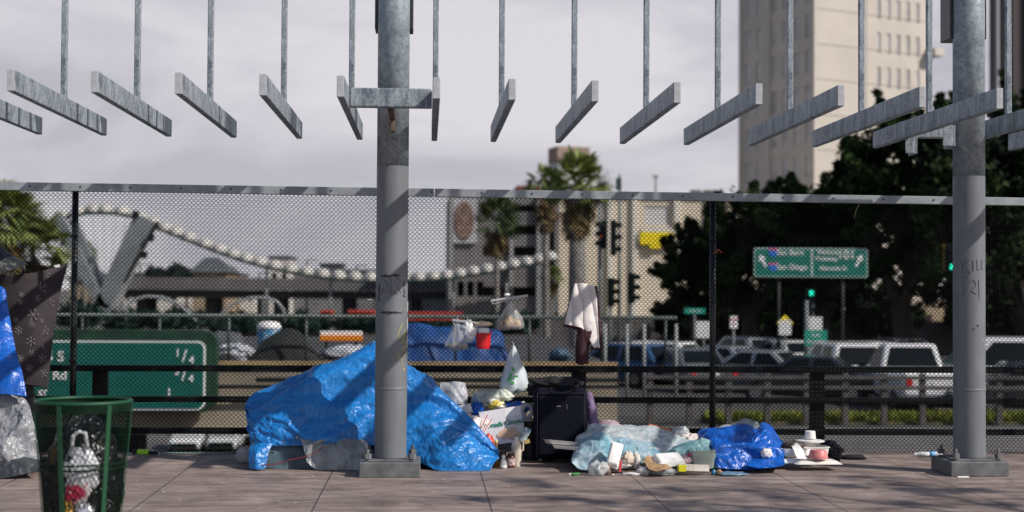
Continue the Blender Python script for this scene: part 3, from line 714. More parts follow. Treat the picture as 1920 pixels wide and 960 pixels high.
# rubbish in it
lump('trash_bag', BLACKBAG, (tcx + .0, TY + .02, .03), (.47, .44, .86), 3, .12, 4.5, 48, label='bulging black trash bag filling the green litter basket', cat='trash bag')
lump('carrier_bag', mat('white_bag', (.66, .68, .72), .35, nscale=5, namt=.12, bump=.3, bscale=15), (tcx + .025, TY - .165, .36), (.21, .09, .30), 5, .3, 1.5, 36, label='white plastic carrier bag inside the litter basket', cat='plastic bag')
b = MB(); q = Vector((tcx + .03, TY - .20, .67)); b.tube([q + Vector((-.05, 0, -.06)), q + Vector((-.045, 0, .03)), q + Vector((-.01, 0, .06)), q + Vector((.03, 0, .05)), q + Vector((.045, 0, -.05))], .012, 8); b.build('bag_handle', MATS['white_bag'], bpy.data.objects['carrier_bag'], smooth=True)
lump('printed_wrapper', mat('red_print', (.42, .02, .07), .45, nscale=9, col2=(.62, .58, .58), lo=.46, hi=.52, bump=.3), (tcx + .02, TY - .16, .26), (.19, .09, .26), 6, .3, 1.4, 34, label='red and white printed wrapper below the white bag in the litter basket', cat='wrapper')
b = MB(); b.box((tcx - .13, TY - .10, .48), (.13, .02, .28), rz=-.5, ry=.15); b.build('cardboard_piece', mat('brown_card', (.15, .095, .045), .85, nscale=9, namt=.2), label='brown cardboard piece standing in the litter basket at its left', cat='cardboard', bevel=.003)
lump('foil_wrapper', mat('foil', (.6, .6, .62), .25, .7, nscale=8, namt=.2), (tcx + .05, TY - .2, .22), (.12, .06, .08), 8, .5, 4, 24, label='crumpled silver foil low in the litter basket', cat='wrapper')
lump('yellow_wrapper', mat('yellow_print', (.5, .30, .03), .5, nscale=22, col2=(.10, .05, .02), lo=.45, hi=.55), (tcx - .035, TY - .2, .17), (.09, .06, .15), 9, .5, 4, 24, label='crushed yellow and brown wrapper at the bottom of the litter basket', cat='wrapper')
lump('red_wrapper', mat('red_orange', (.5, .06, .02), .5, nscale=12, namt=.3), (tcx + .03, TY - .2, .14), (.1, .06, .05), 10, .5, 4, 20, label='small red orange wrapper at the very bottom of the litter basket', cat='wrapper')

# ------------------------------------------------------------------ things hung on the fence
def hanging_bag(label, px, top, half, bottom, Y, m, seed, content=None, depth=.10, fill=.35):
    """tapered plastic bag hung from a point: pleated cone, heavy rounded bottom"""
    z0 = Z(bottom, Y, px); z1 = Z(top, Y, px); xc = X(px, Y, top); Rw = half * Y / 2666.67
    t = thing('hanging_bag', label, 'plastic bag', (xc, Y, z0))
    n = 40; prof = [(0, .0), (.55, .0), (.9, .03), (1.0, .10), (.93, .22), (.74, .42), (.50, .64), (.26, .84), (.10, .96), (.05, 1.0)]
    vs_ = []
    for (r, h) in prof:
        for k in range(n):
            a = k / n * math.tau; pl = 1 + (.16 * math.sin(a * 7 + seed + h * 1.5) + .10 * math.sin(a * 16 + seed * 2)) * (0.25 + h) + .12 * noise.noise(Vector((math.cos(a) * 1.5, math.sin(a) * 1.5, seed * 3 + h * 3)))
            sag = .05 * noise.noise(Vector((math.cos(a) * 2, math.sin(a) * 2, seed + h * 3)))
            vs_.append((xc + Rw * r * pl * math.cos(a), Y + depth * r * pl * math.sin(a) * .9, z0 + (z1 - z0) * h + sag * (1 - h) * .6))
    fs = [(i * n + k, i * n + (k + 1) % n, (i + 1) * n + (k + 1) % n, (i + 1) * n + k) for i in range(len(prof) - 1) for k in range(n)]
    b = MB(); b.add(vs_, fs); b.build('film', m, t, smooth=True)
    if content:
        for j, (cm, w_, hh, ox) in enumerate(content):
            lump('content', cm, (xc + ox * Rw, Y - .002, z0 + .004), (2 * Rw * w_, depth * 1.5, (z1 - z0) * hh), seed + j, .25, 4, 26, parent=t)
    b = MB(); b.tube([(xc, Y, z1 - .005), (xc, Y + .02, z1 + .02), (xc, FY - .01, z1 + .03)], .004, 6); b.build('knot', m, t, smooth=True)
    return t
FILM = mat('bag_film', (.66, .68, .68), .3, nscale=7, namt=.1, alpha=.26, stretch=(3, 3, .6), bump=.4, bscale=18)
FILM2 = mat('bag_film_dense', (.60, .66, .70), .35, nscale=7, namt=.12, alpha=.86, stretch=(3, 3, .6), bump=.4, bscale=14)
BREAD = mat('bread_crumbs', (.42, .26, .10), .8, nscale=30, col2=(.14, .07, .03), bump=.5)
HERB = mat('dry_scraps', (.30, .24, .18), .9, nscale=40, col2=(.10, .07, .05), bump=.5)
HY = 13.72
t = hanging_bag('clear bag of brown bread crusts hanging from the grey hanger bar', 956, 566, 26, 617, HY, FILM, 1, [(BREAD, .86, .42, 0), (BREAD, .5, .52, -.2)], .09)
t = hanging_bag('small clear bag with dry scraps at its bottom, leftmost on the fence', 858, 598, 21, 656, HY, FILM, 4, [(HERB, .9, .24, 0)], .08)
b2 = hanging_bag('white carrier bag with green leaf print hanging above the carton', 963, 648, 27, 735, HY, FILM2, 7, [(mat('green_veg', (.03, .16, .02), .6, nscale=20, namt=.5), .93, .17, 0)], .12)
GP = mat('green_print', (.06, .36, .09), .5)
for (px, py, ro) in ((962, 692, -1.), (954, 711, .9), (966, 706, .1), (960, 716, -.8), (957, 705, 1.3)):
    b = MB(); q = P(px, py, HY - .122 + abs(px - 963) * .002); a = ro; d = Vector((math.cos(a), 0, math.sin(a))); pe = Vector((-d.z, 0, d.x))
    b.prism([q - d * .03, q - d * .015 - pe * .011, q + d * .02 - pe * .011, q + d * .032, q + d * .02 + pe * .011, q - d * .015 + pe * .011], (0, .002, 0)); b.build('leaf_print', GP, b2)
lump('plastic_wad', mat('white_film', (.72, .73, .75), .35, nscale=8, namt=.1, bump=.4), (X(879, HY), HY, Z(636, HY)), (.15, .1, .19), 12, .35, 4, 28, label='bunched white plastic bag between small clear bag and red tub', cat='plastic bag', flat=False)
def hanger_bar(label, x0, y0, x1, y1, gap, parentname='hanger_bar'):
    t = thing(parentname, label, 'hanger', P((x0 + x1) / 2, y1, HY - .02), 'white hanger bars hooked on the fence')
    b = MB(); a, c = P(x0, y0, HY - .02), P(x1, y1, HY - .02); d = c - a; b.box((a + c) / 2, (d.length, .02, .022), ry=-math.atan2(d.z, d.x)); b.build('bar', mat('hanger_grey', (.42, .42, .42), .5, nscale=6, namt=.1), t, bevel=.003)
    b = MB(); a2, c2 = a + Vector((.02, 0, -gap)), c + Vector((-.05, 0, -gap * .6)); b.tube([a2, c2], .004, 6); b.tube([a, a2], .004, 6); b.tube([c2, c], .004, 6); b.build('lower_wire', MATS['hanger_grey'], t)
    m = (a + c) / 2; b = MB(); b.tube([m, m + Vector((0, .04, .04)), m + Vector((0, .17, .03))], .004, 6); b.build('hook', MATS['hanger_grey'], t)
hanger_bar('grey hanger bar tilted on the fence above the crust bag', 920, 564, 990, 554, .03)
hanger_bar('white hanger bar behind the small clear bag and red tub', 848, 600, 905, 607, .05)
lump('tissue', WHITE, P(951, 556, HY - .02), (.06, .04, .035), 14, .4, 4, 20, label='small white tissue knot on top of the grey hanger bar', cat='tissue')
t = thing('red_tub', 'red plastic tub hooked on the fence beside the white bags', 'tub', P(908, 654, HY), None)
q = P(906, 654, HY); hz = Z(624, HY) - Z(654, HY)
b = MB(); b.lathe(q, [(.058, 0), (.062, .01), (.071, hz - .02), (.078, hz - .018), (.079, hz), (.073, hz), (.066, .02), (.05, .012)], 30, sy=.75); o = b.build('body', mat('red_plastic', (.58, .012, .012), .35, nscale=8, namt=.1), t); smooth_by_angle(o, 40)
b = MB(); b.tube([q + Vector((.07, .02, hz - .01)), q + Vector((.085, .05, hz + .02)), q + Vector((.08, .15, hz + .03))], .005, 6); b.build('hook', MATS['red_plastic'], t)
b = MB(); b.box(q + Vector((.004, 0, hz + .012)), (.105, .08, .07)); b.build('food_tub', mat('milky_plastic', (.72, .72, .72), .4), label='milky white food tub standing in the red tub', cat='food tub', bevel=.018, bseg=4)
lump('bread_bag', mat('tan_film', (.62, .48, .34), .4, nscale=14, namt=.15, bump=.3), P(904, 612, HY - .01) + Vector((0, 0, 0)), (.19, .09, .055), 15, .25, 3, 26, label='tan bread roll bag lying across the top of the red tub', cat='bread bag')

# jacket
jk = thing('hanging_jacket', 'white lined jacket with dark maroon trim slung over the fence', 'jacket', (X(1093, HY), HY, Z(682, HY)))
CREAM = mat('white_lining', (.62, .58, .57), .8, nscale=6, namt=.08, bump=.15); MAROON = mat('maroon_cloth', (.035, .008, .014), .85, nscale=8, namt=.3)
drape('lining', CREAM, [[(1058, 608, HY - .08), (1078, 612, HY - .09), (1096, 620, HY - .08), (1112, 650, HY - .06), (1124, 652, HY - .04)],
                        [(1062, 592, HY - .07), (1080, 592, HY - .08), (1096, 598, HY - .08), (1110, 612, HY - .06), (1122, 612, HY - .04)],
                        [(1069, 564, HY - .06), (1082, 562, HY - .07), (1096, 562, HY - .07), (1107, 566, HY - .05), (1119, 572, HY - .03)],
                        [(1078, 533, HY - .02), (1086, 532, HY - .03), (1096, 533, HY - .03), (1104, 535, HY - .02), (1113, 537, HY)]], 90, 70, .026, 4, 6, 71, fold=1.1, fdir=(1, 0, .12), fs=30, solid=.006, parent=jk)
drape('trim_right', MAROON, [[(1120, 655, HY - .02), (1126, 656, HY - .02), (1130, 653, HY - .01)], [(1118, 610, HY - .01), (1124, 610, HY - .01), (1128, 610, HY)], [(1115, 570, HY), (1120, 570, HY + .01), (1123, 570, HY + .01)], [(1109, 536, HY + .02), (1115, 536, HY + .02), (1119, 539, HY + .03)]], 16, 40, .01, 6, 8, 72, solid=.01, parent=jk)
drape('trim_left', MAROON, [[(1057, 610, HY - .03), (1060, 612, HY - .03)], [(1061, 590, HY - .02), (1064, 590, HY - .02)], [(1068, 560, HY - .01), (1071, 560, HY - .01)], [(1076, 535, HY), (1079, 535, HY)]], 8, 30, .006, 6, 8, 73, solid=.01, parent=jk)
drape('hem', MAROON, [[(1056, 612, HY - .075), (1076, 617, HY - .085), (1092, 622, HY - .08)], [(1057, 606, HY - .07), (1077, 611, HY - .08), (1093, 615, HY - .075)]], 30, 8, .008, 6, 8, 74, fold=.5, fdir=(1, 0, 0), fs=30, solid=.012, parent=jk)
drape('hem', MAROON, [[(1108, 656, HY - .07), (1122, 657, HY - .05)], [(1107, 650, HY - .065), (1122, 651, HY - .05)]], 20, 8, .006, 6, 8, 75, solid=.012, parent=jk)
drape('sleeve', MAROON, [[(1079, 679, HY - .03), (1089, 683, HY - .05), (1100, 682, HY - .03)], [(1082, 655, HY - .03), (1092, 655, HY - .06), (1103, 655, HY - .03)], [(1086, 625, HY - .03), (1095, 622, HY - .06), (1107, 628, HY - .04)], [(1086, 600, HY - .02), (1095, 598, HY - .03), (1104, 602, HY - .02)]], 30, 40, .025, 6, 8, 76, fold=.5, fdir=(1, 0, 0), fs=25, solid=.03, parent=jk)
for py in (600, 618, 638):
    b = MB(); b.lathe(P(1125 + (py - 600) * .08, py, HY - .05), [(.005, 0), (.005, .004)], 10, M=Matrix.Rotation(R(90), 3, 'X')); b.build('snap_button', CHROME, jk)
# small debris caught in the mesh
b = MB(); b.tube([P(1612, 383, 13.88), P(1606, 392, 13.87), P(1603, 402, 13.88), P(1602, 409, 13.88)], .003, 5); b.tube([P(1605, 394, 13.87), P(1610, 384, 13.88)], .002, 5); b.build('twig', mat('dry_twig', (.30, .22, .15), .9), label='thin dry twig caught high in the fence mesh on the right', cat='twig')
b = MB(); b.tube([P(1338, 475, 13.85), P(1347, 467, 13.84), P(1354, 474, 13.85)], .005, 5); b.tube([P(1346, 468, 13.84), P(1345, 476, 13.84)], .004, 5); b.build('twig', mat('red_string', (.35, .08, .05), .8), label='short reddish string tied round the fence post', cat='string')
lump('leaf_scrap', mat('pale_scrap', (.55, .54, .5), .7), P(694, 564, 13.86), (.06, .02, .02), 3, .5, 4, 14, rz=.2, label='pale scrap of plastic caught in the mesh left of the pole', cat='plastic scrap')

# ------------------------------------------------------------------ belongings right of the tarp
b = MB()
gy = 13.42
ginger = thing('cardboard_carton', 'open white carton printed Fresh Ginger leaning by the blue tarp', 'carton', (X(938, gy), gy, 0))
CARD = mat('white_card', (.62, .60, .62), .7, nscale=5, namt=.06)
A_, B_, C_, D_ = P(898, 773, gy - .02), P(977, 760, gy), P(986, 826, gy - .08), P(912, 836, gy - .1)
dep = Vector((.05, .26, .02))
def panel(b, q, th=.006):
    n_ = (q[1] - q[0]).cross(q[3] - q[0]).normalized() * th; b.prism(q, n_)
b = MB(); panel(b, [A_, B_, C_, D_]); b.build('front_panel', CARD, ginger)
b = MB(); panel(b, [B_ + Vector((.001, .004, 0)), B_ + dep, C_ + dep, C_ + Vector((.001, .004, 0))]); b.build('side_panel', CARD, ginger)
b = MB(); panel(b, [A_ + dep, B_ + dep, C_ + dep, D_ + dep]); b.build('back_panel', CARD, ginger)
b = MB(); panel(b, [A_ + Vector((0, .004, 0)), A_ + dep, D_ + dep, D_ + Vector((0, .004, 0))]); b.build('side_panel', CARD, ginger)
b = MB(); q0 = P(945, 767, gy - .012); panel(b, [q0, B_ + Vector((.0, -.006, .0)), P(979, 778, gy - .03), P(946, 782, gy - .03)], .003); b.build('flap', mat('card_flap', (.72, .71, .72), .7), ginger)
ang = math.atan2((B_ - A_).z, (B_ - A_).x)
nf = (B_ - A_).cross(D_ - A_).normalized(); nf = nf if nf.y < 0 else -nf
xd = (B_ - A_).normalized(); yd = (nf.cross(xd)).normalized()
def onface(u, v, out=.004):
    p = A_ + (B_ - A_) * u + (D_ - A_) * v + nf * out
    return Matrix(((xd.x, yd.x, nf.x, p.x), (xd.y, yd.y, nf.y, p.y), (xd.z, yd.z, nf.z, p.z), (0, 0, 0, 1)))
text_part('Fresh Ginger', .066, onface(.56, .44, .006), mat('teal_print', (.03, .25, .17), .6), ginger, bold=.0012)
mm_ = onface(.60, .76, .006); rr = random.Random(4)
for (u, v, w_, h_, a) in ((.42, .74, .055, .03, .3), (.56, .70, .07, .034, -.2), (.68, .72, .05, .04, .5), (.62, .83, .06, .03, -.5), (.5, .80, .05, .026, .1), (.73, .80, .05, .028, -.4)):
    b = MB(); M_ = onface(u, v, .006) @ Matrix.Rotation(a, 4, 'Z'); n_ = 18
    ring = [M_ @ Vector((math.cos(k / n_ * math.tau) * w_ * (.9 + .2 * rr.random()) * .9, math.sin(k / n_ * math.tau) * h_ * (.9 + .25 * rr.random()), 0)) for k in range(n_)]
    b.prism(ring, nf * (.0015 + .0006 * u)); b.build('ginger_print', mat('ginger_ink', (.50, .30, .19), .7, nscale=60, col2=(.62, .45, .33)), ginger)
# bags behind / on the carton
lump('plastic_bag', mat('grey_green_film', (.42, .46, .42), .3, nscale=9, namt=.2, alpha=.85, bump=.5), P(914, 762, 13.6), (.30, .2, .17), 21, .3, 3, 36, rz=.3, label='translucent grey green bag on top behind the ginger carton', cat='plastic bag')
lump('plastic_bag', mat('pale_green_film', (.55, .60, .52), .3, nscale=9, namt=.2, bump=.5), P(941, 752, 13.62), (.22, .14, .12), 22, .35, 4, 30, rz=-.2, label='pale green knotted bag lying right above the ginger carton', cat='plastic bag')
lump('snack_bag', mat('yellow_pack', (.68, .52, .06), .4, nscale=16, col2=(.7, .68, .6), lo=.48, hi=.54), P(932, 768, 13.5), (.16, .1, .09), 23, .35, 4, 26, label='yellow and white snack bag behind the carton rim', cat='snack bag')
lump('blue_bag', TARP2, P(962, 772, 13.6), (.34, .14, .10), 24, .35, 4, 30, label='blue plastic bag behind the right half of the carton', cat='plastic bag')
lump('blue_bag', TARP2, P(893, 778, 13.5), (.13, .12, .13), 25, .35, 4, 26, label='small blue bag squeezed between tarp and carton', cat='plastic bag')
drape('storage_bag', mat('white_soft_film', (.50, .52, .56), .4, nscale=9, namt=.1, alpha=.55, bump=.4), [[(824, 756, 13.70), (850, 758, 13.66), (876, 756, 13.70)], [(822, 738, 13.72), (850, 738, 13.66), (876, 738, 13.72)], [(826, 717, 13.76), (850, 716, 13.74), (872, 718, 13.76)]], 40, 30, .03, 6, 10, 141, fold=.4, fdir=(.6, 0, .8), fs=20, label='see through grey storage bag pinned on the fence above the tarp slope', cat='plastic bag')
lump('paper_wad', DIRTW, P(872, 776, 13.45), (.14, .08, .1), 27, .4, 4, 22, label='dirty white paper wad peeping over the tarp slope', cat='paper')
b = MB(); panel(b, [P(884, 778, 13.2), P(924, 790, 13.28), P(908, 812, 13.2), P(893, 802, 13.12)], .01); o = b.build('paper_carton', mat('cream_card', (.64, .58, .57), .7, nscale=14, namt=.1), label='cream paper carton with red lines tucked against the tarp', cat='carton')
for (a, c) in (((914, 778), (902, 803)), ((922, 786), (906, 812))):
    b = MB(); b.tube([P(*a, 13.20), P(*c, 13.14)], .004, 5); b.build('red_line', mat('red_ink', (.5, .02, .03), .5), o)
text_part("'LEE", .03, face_M(P(908, 796, 13.15), .1, 0, -1.0), mat('dark_ink', (.05, .04, .04), .6), o)
lump('red_packet', mat('red_pack', (.62, .03, .015), .4, nscale=20, col2=(.7, .3, .2), lo=.5, hi=.8), (P(917, 838, 13.05)) - Vector((0, 0, .08)), (.10, .08, .22), 28, .25, 3, 24, label='bright red packet standing between tarp edge and carton', cat='packet')
def bottle(label, px, pyb, Y, prof, m, capm=None, cat='bottle', name='bottle', cap=None, labelband=None):
    q = P(px, pyb, Y); q.z = max(q.z, 0)
    q = Vector((q.x, q.y, 0 if pyb > 850 or True else q.z))
    t = thing(name, label, cat, q)
    b = MB(); b.lathe(q, prof, 26); o = b.build('body', m, t); smooth_by_angle(o, 45)
    r, z = prof[-1]
    if capm: b = MB(); b.lathe(q, [(r * 1.1, z + .0005), (r * 1.1, z + .02), (r * .9, z + .024)], 18); smooth_by_angle(b.build('cap', capm, t), 40)
    if labelband:
        z0, z1, rr_, lm = labelband; b = MB(); b.lathe(q, [(rr_ + .001, z0), (rr_ + .0015, z0 + .0005), (rr_ + .0015, z1 - .0005), (rr_ + .001, z1)], 26); smooth_by_angle(b.build('label', lm, t), 40)
    return t
CLR = mat('clear_bottle', (.75, .78, .8), .08, alpha=.45); AMB = mat('amber_liquid', (.35, .16, .04), .15, nscale=5, namt=.3); MILK = mat('milky_jug', (.60, .54, .44), .35, nscale=9, namt=.2)
bottle('small bottle of amber liquid with yellow cap beside the red packet', 930, 860, 13.0, [(.028, 0), (.032, .008), (.032, .12), (.026, .16), (.013, .19), (.013, .215)], AMB, YEL)
bottle('tall cloudy plastic jug standing before the ginger carton', 968, 858, 12.98, [(.040, 0), (.046, .008), (.046, .15), (.042, .165), (.046, .18), (.040, .21), (.018, .245), (.016, .27)], MILK, mat('grey_cap', (.2, .2, .21), .4), cat='jug', name='plastic_jug')
jq = bpy.data.objects['plastic_jug']; b = MB(); q = jq.location + Vector((.0, 0, .2)); b.tube([q + Vector((.03, 0, .035)), q + Vector((.062, 0, .02)), q + Vector((.062, 0, -.05)), q + Vector((.044, 0, -.07))], .009, 8); b.build('handle', MILK, jq, smooth=True)
bottle('dark red labelled jar standing left of the cloudy jug', 958, 860, 12.9, [(.034, 0), (.037, .006), (.037, .095), (.03, .105)], mat('dark_jar', (.10, .03, .02), .25), mat('dark_lid', (.03, .02, .02), .4), cat='jar', name='jar', labelband=(.02, .085, .037, mat('jar_label', (.5, .45, .42), .6, nscale=40, col2=(.25, .03, .04), lo=.5, hi=.6)))
bottle('small clear bottle with rounded shoulders in front of the jar', 944, 864, 12.82, [(.028, 0), (.032, .006), (.032, .045), (.027, .07), (.014, .088), (.014, .095)], CLR, WHITE, labelband=(.012, .03, .032, WHITE))
bottle('squat brown jar with dark lid behind the small clear bottle', 943, 850, 13.0, [(.032, 0), (.034, .006), (.034, .10), (.028, .115)], mat('brown_jar', (.22, .14, .09), .3), mat('lid_brown', (.05, .02, .015), .4), cat='jar', name='jar')
b = MB(); b.box(P(985, 815, 13.2), (.06, .01, .13), ry=.5, rz=.2); o = b.build('folded_card', mat('blue_white_card', (.55, .6, .62), .6, nscale=22, col2=(.1, .25, .35), lo=.5, hi=.6), label='small blue and white card leaning at the carton corner', cat='card')
b = MB(); b.box(P(988, 828, 13.15), (.05, .03, .035), ry=-.3); b.build('small_box', mat('mustard_box', (.5, .38, .12), .6), label='tiny mustard box at the foot of the dark bin', cat='box', bevel=.002)
# dark bin with grey lid loop
t = thing('dark_bin', 'dark grey bin with looped translucent lid between carton and suitcase', 'bin', (X(992, 13.5), 13.5, 0))
zb_ = Z(785, 13.5)
b = MB(); b.lathe((X(995, 13.5), 13.5, 0), [(.07, 0), (.085, zb_ - .02), (.09, zb_)], 26); smooth_by_angle(b.build('body', mat('bin_black', (.012, .012, .014), .5), t))
b = MB(); q = Vector((X(990, 13.4), 13.4, zb_ + .08)); b.tube([q + Vector((math.cos(a) * .045, 0, math.sin(a) * .06)) for a in [k / 24 * math.tau for k in range(25)]], .018, 10, cap=False); b.box(q + Vector((0, .0, -.085)), (.15, .06, .014)); b.build('lid_loop', mat('grey_clear', (.30, .31, .33), .3), t, smooth=True)
# suitcase
sy = 13.2
sc = thing('suitcase', 'large dark navy suitcase standing upright against the fence', 'suitcase', (X(1050, sy), sy, 0))
NAVY = mat('navy_nylon', (.004, .005, .012), .8, nscale=90, namt=.3, bump=.2, bscale=200, spec=.12)
x0_, x1_ = X(1004, sy), X(1102, sy); z1_ = Z(727, sy); cx = (x0_ + x1_) / 2
b = MB(); b.box((cx, sy + .12, z1_ / 2 + .015), (x1_ - x0_, .24, z1_ - .03)); b.build('shell', NAVY, sc, bevel=.055, bseg=5)
b = MB(); b.box((cx, sy - .012, z1_ * .5), (x1_ - x0_ - .07, .03, z1_ * .78)); b.build('front_pocket', NAVY, sc, bevel=.0145, bseg=3)
b = MB(); b.tube([(cx - .10, sy + .02, z1_ - .004), (cx - .09, sy + .01, z1_ - .035), (cx, sy + .005, z1_ - .05), (cx + .09, sy + .01, z1_ - .035), (cx + .10, sy + .02, z1_ - .004)], .012, 8); b.build('handle', mat('handle_black', (.01, .01, .011), .4), sc, smooth=True)
b = MB(); b.box((X(1048, sy), sy - .030, Z(761, sy)), (.035, .006, .01)); b.build('badge', CHROME, sc, bevel=.002)
b = MB(); zz = Z(761, sy); b.tube([(X(1063, sy), sy - .029, zz + .02), (X(1064, sy), sy - .029, zz - .03)], .003, 6); b.build('zip_pull', CHROME, sc)
b = MB(); b.tube([(cx - .22, sy - .004, .06), (cx - .22, sy - .004, z1_ - .05), (cx + .22, sy - .004, z1_ - .05), (cx + .22, sy - .004, .06)], .005, 6); b.build('zip', mat('zip_dark', (.03, .03, .035), .4), sc)
for s_ in (-1, 1): b = MB(); b.lathe((cx + s_ * .19, sy + .03, .03), [(.03, -.012), (.03, .012)], 16, M=Matrix.Rotation(R(90), 3, 'Y')); b.build('wheel', RUBBER, sc)
lump('black_cloth', mat('black_cloth', (.008, .008, .011), .9, nscale=8, namt=.4), Vector((X(1045, 13.4), 13.36, z1_ - .01)), (.44, .2, .11), 31, .3, 3, 40, label='heap of black clothing lying on top of the navy suitcase', cat='clothing')
lump('black_cloth', MATS['black_cloth'], P(1000, 742, 13.48), (.12, .12, .14), 32, .3, 3, 24, label='black cloth sagging off the suitcase at its left corner', cat='clothing')
PURP = mat('purple_cloth', (.16, .11, .21), .9, nscale=9, namt=.35); MAUVE = mat('mauve_cloth', (.36, .27, .31), .9, nscale=9, namt=.3)
drape('purple_cloth', PURP, [[(1098, 800, 13.3), (1110, 804, 13.28), (1120, 800, 13.35)], [(1100, 770, 13.35), (1110, 768, 13.32), (1118, 772, 13.38)], [(1096, 736, 13.4), (1105, 736, 13.38), (1110, 742, 13.42)]], 40, 50, .03, 5, 8, 81, fold=.7, fdir=(1, 0, .2), fs=32, solid=.01, label='purple cloth hanging down at the right side of the suitcase', cat='clothing')
lump('mauve_cloth', MAUVE, Vector((X(1137, 13.5), 13.5, Z(806, 13.5))), (.26, .14, .10), 34, .35, 5, 40, label='mauve crumpled cloth behind the pale plastic heap', cat='clothing')
# green basket etc
t = thing('green_basket', 'low green plastic basket on the ground under the suitcase', 'basket', G(1012, 862))
q = G(1012, 860); 
b = MB(); b.box(q + Vector((0, .12, .055)), (.23, .22, .10), taper=1.06); b.build('tray', mat('green_plastic', (.01, .22, .10), .35, nscale=7, namt=.15), t, bevel=.01, bseg=3)
for k in range(9): b = MB(); b.box(q + Vector((-.09 + k * .022, .002, .06)), (.006, .012, .07), ry=.25); b.build('rib', MATS['green_plastic'], t)
b = MB(); b.box(q + Vector((0, .12, .112)), (.26, .25, .012)); b.build('rim', MATS['green_plastic'], t, bevel=.004)
lump('clear_wrap', mat('dark_clear', (.40, .42, .42), .2, nscale=8, namt=.4, alpha=.6, bump=.7, bscale=25), G(1050, 862), (.26, .2, .12), 36, .35, 4, 34, label='crinkled clear plastic wrap between basket and pale heap', cat='plastic wrap')
def foam_tray(label, px, py, Y, w, d, h, rz=0, rx=0, ry=0, m=None, name='foam_tray', lid=False, group=None):
    """shallow flared tray (open top)"""
    c = P(px, py, Y); M_ = Matrix.Translation(c) @ Matrix.Rotation(rz, 4, 'Z') @ Matrix.Rotation(ry, 4, 'Y') @ Matrix.Rotation(rx, 4, 'X')
    def ring(sx, sy_, z, n=6, r=.25):
        out = []
        for k in range(4):
            ax, ay = ((1, 1), (-1, 1), (-1, -1), (1, -1))[k]
            for i in range(n):
                a = k * math.pi / 2 + i / (n - 1) * math.pi / 2; rr_ = r * min(sx, sy_) 
                out.append(M_ @ Vector((ax * (sx - rr_) + rr_ * math.cos(a), ay * (sy_ - rr_) + rr_ * math.sin(a), z)))
        return out
    prof = [(.80, 0), (.88, .15), (.97, .92), (1.03, .94), (1.03, 1.0), (.94, 1.0), (.86, .22), (.78, .12)]
    if lid: prof = [(1.03, 0), (1.03, .08), (.97, .10), (.86, .80), (.78, .95), (.70, 1.)]
    rings = [ring(w / 2 * s_, d / 2 * s_, h * z) for s_, z in prof]; n = len(rings[0]); b = MB()
    b.add([p for r_ in rings for p in r_], [(i * n + k, i * n + (k + 1) % n, (i + 1) * n + (k + 1) % n, (i + 1) * n + k) for i in range(len(rings) - 1) for k in range(n)] + [tuple(range(n))[::-1], tuple((len(rings) - 1) * n + k for k in range(n))])
    o = b.build(name, m or FOAM, label=label, cat='food tray', group=group); smooth_by_angle(o, 50); return o
foam_tray('grey white foam tray jutting out below the suitcase', 1052, 834, 12.9, .30, .2, .035, .1, -.1, .10, mat('grey_foam', (.5, .49, .47), .8, nscale=10, namt=.1), name='foam_tray')
foam_tray('second foam tray tucked beneath the grey white one', 1066, 843, 12.85, .3, .2, .03, -.1, -.1, .08, FOAM)
# pale blue / clear plastic heap
ph = thing('plastic_heap', 'wide heap of pale blue and speckled clear plastic sheeting on the paving', 'plastic sheeting', (X(1210, 13), 13.0, 0))
sim_sheet('speckled_sheet', heap_rows([(1076, 842), (1090, 815), (1120, 800), (1160, 794), (1200, 796), (1240, 806), (1280, 815), (1330, 822)], [(1078, 870), (1095, 876), (1125, 878), (1160, 880), (1200, 880), (1240, 880), (1290, 880), (1330, 878)],
     12.72, 13.15, 13.6, prof=1.2), 90, 40, SPECK, ph, .09, 4, .04, 3., bend=.06)
heap('rear_sheet', SPECK, [(1092, 818), (1104, 799), (1130, 797), (1160, 800)], [(1088, 850), (1104, 850), (1130, 850), (1160, 850)], 13.1, 13.3, 13.6, amp=.03, s1=4, s2=7, seed=92, parent=ph)
simheap('blue_film_left', PALEB, [(1073, 862), (1086, 836), (1104, 820), (1124, 814), (1142, 822), (1150, 842)], [(1072, 868), (1086, 880), (1106, 882), (1120, 878), (1135, 872), (1150, 865)], 12.5, 12.85, 13.1, ph, 40, 26, .10, 5)
simheap('blue_film_middle', PALEB, [(1138, 830), (1165, 822), (1195, 826), (1225, 836), (1250, 850)], [(1140, 868), (1165, 866), (1195, 868), (1225, 870), (1250, 872)], 12.62, 12.85, 13.1, ph, 44, 24, .10, 6)
simheap('teal_film_right', mat('teal_film', (.25, .38, .38), .5, nscale=5, col2=(.11, .26, .30), bump=.3, bscale=14, detail=3), [(1232, 862), (1262, 840), (1300, 822), (1325, 820), (1345, 838), (1362, 866)], [(1234, 876), (1262, 876), (1300, 876), (1325, 878), (1345, 878), (1362, 878)], 12.58, 12.82, 13.1, ph, 44, 26, .10, 7)
b = MB(); b.box(P(1243, 806, 13.15) + Vector((0, 0, -.01)), (.24, .2, .02), ry=.25, rz=.2, rx=.25); b.build('orange_board', mat('orange_board', (.55, .17, .06), .6, nscale=8, namt=.2), label='flat orange board poking out behind the plastic heap', cat='board', bevel=.003)
lump('clear_bag', CLEARP, Vector((X(1277, 13.15), 13.15, Z(828, 13.15))), (.18, .14, .15), 37, .35, 4, 30, label='clear crumpled bag on top between plastic heap and blue tarp', cat='plastic bag')
lump('pink_white_bag', mat('pink_white', (.66, .58, .56), .4, nscale=9, namt=.15, bump=.4), Vector((X(1295, 13.1), 13.1, Z(832, 13.1))), (.2, .14, .10), 38, .35, 4, 30, label='pinkish white bag lying left of the small blue tarp', cat='plastic bag')
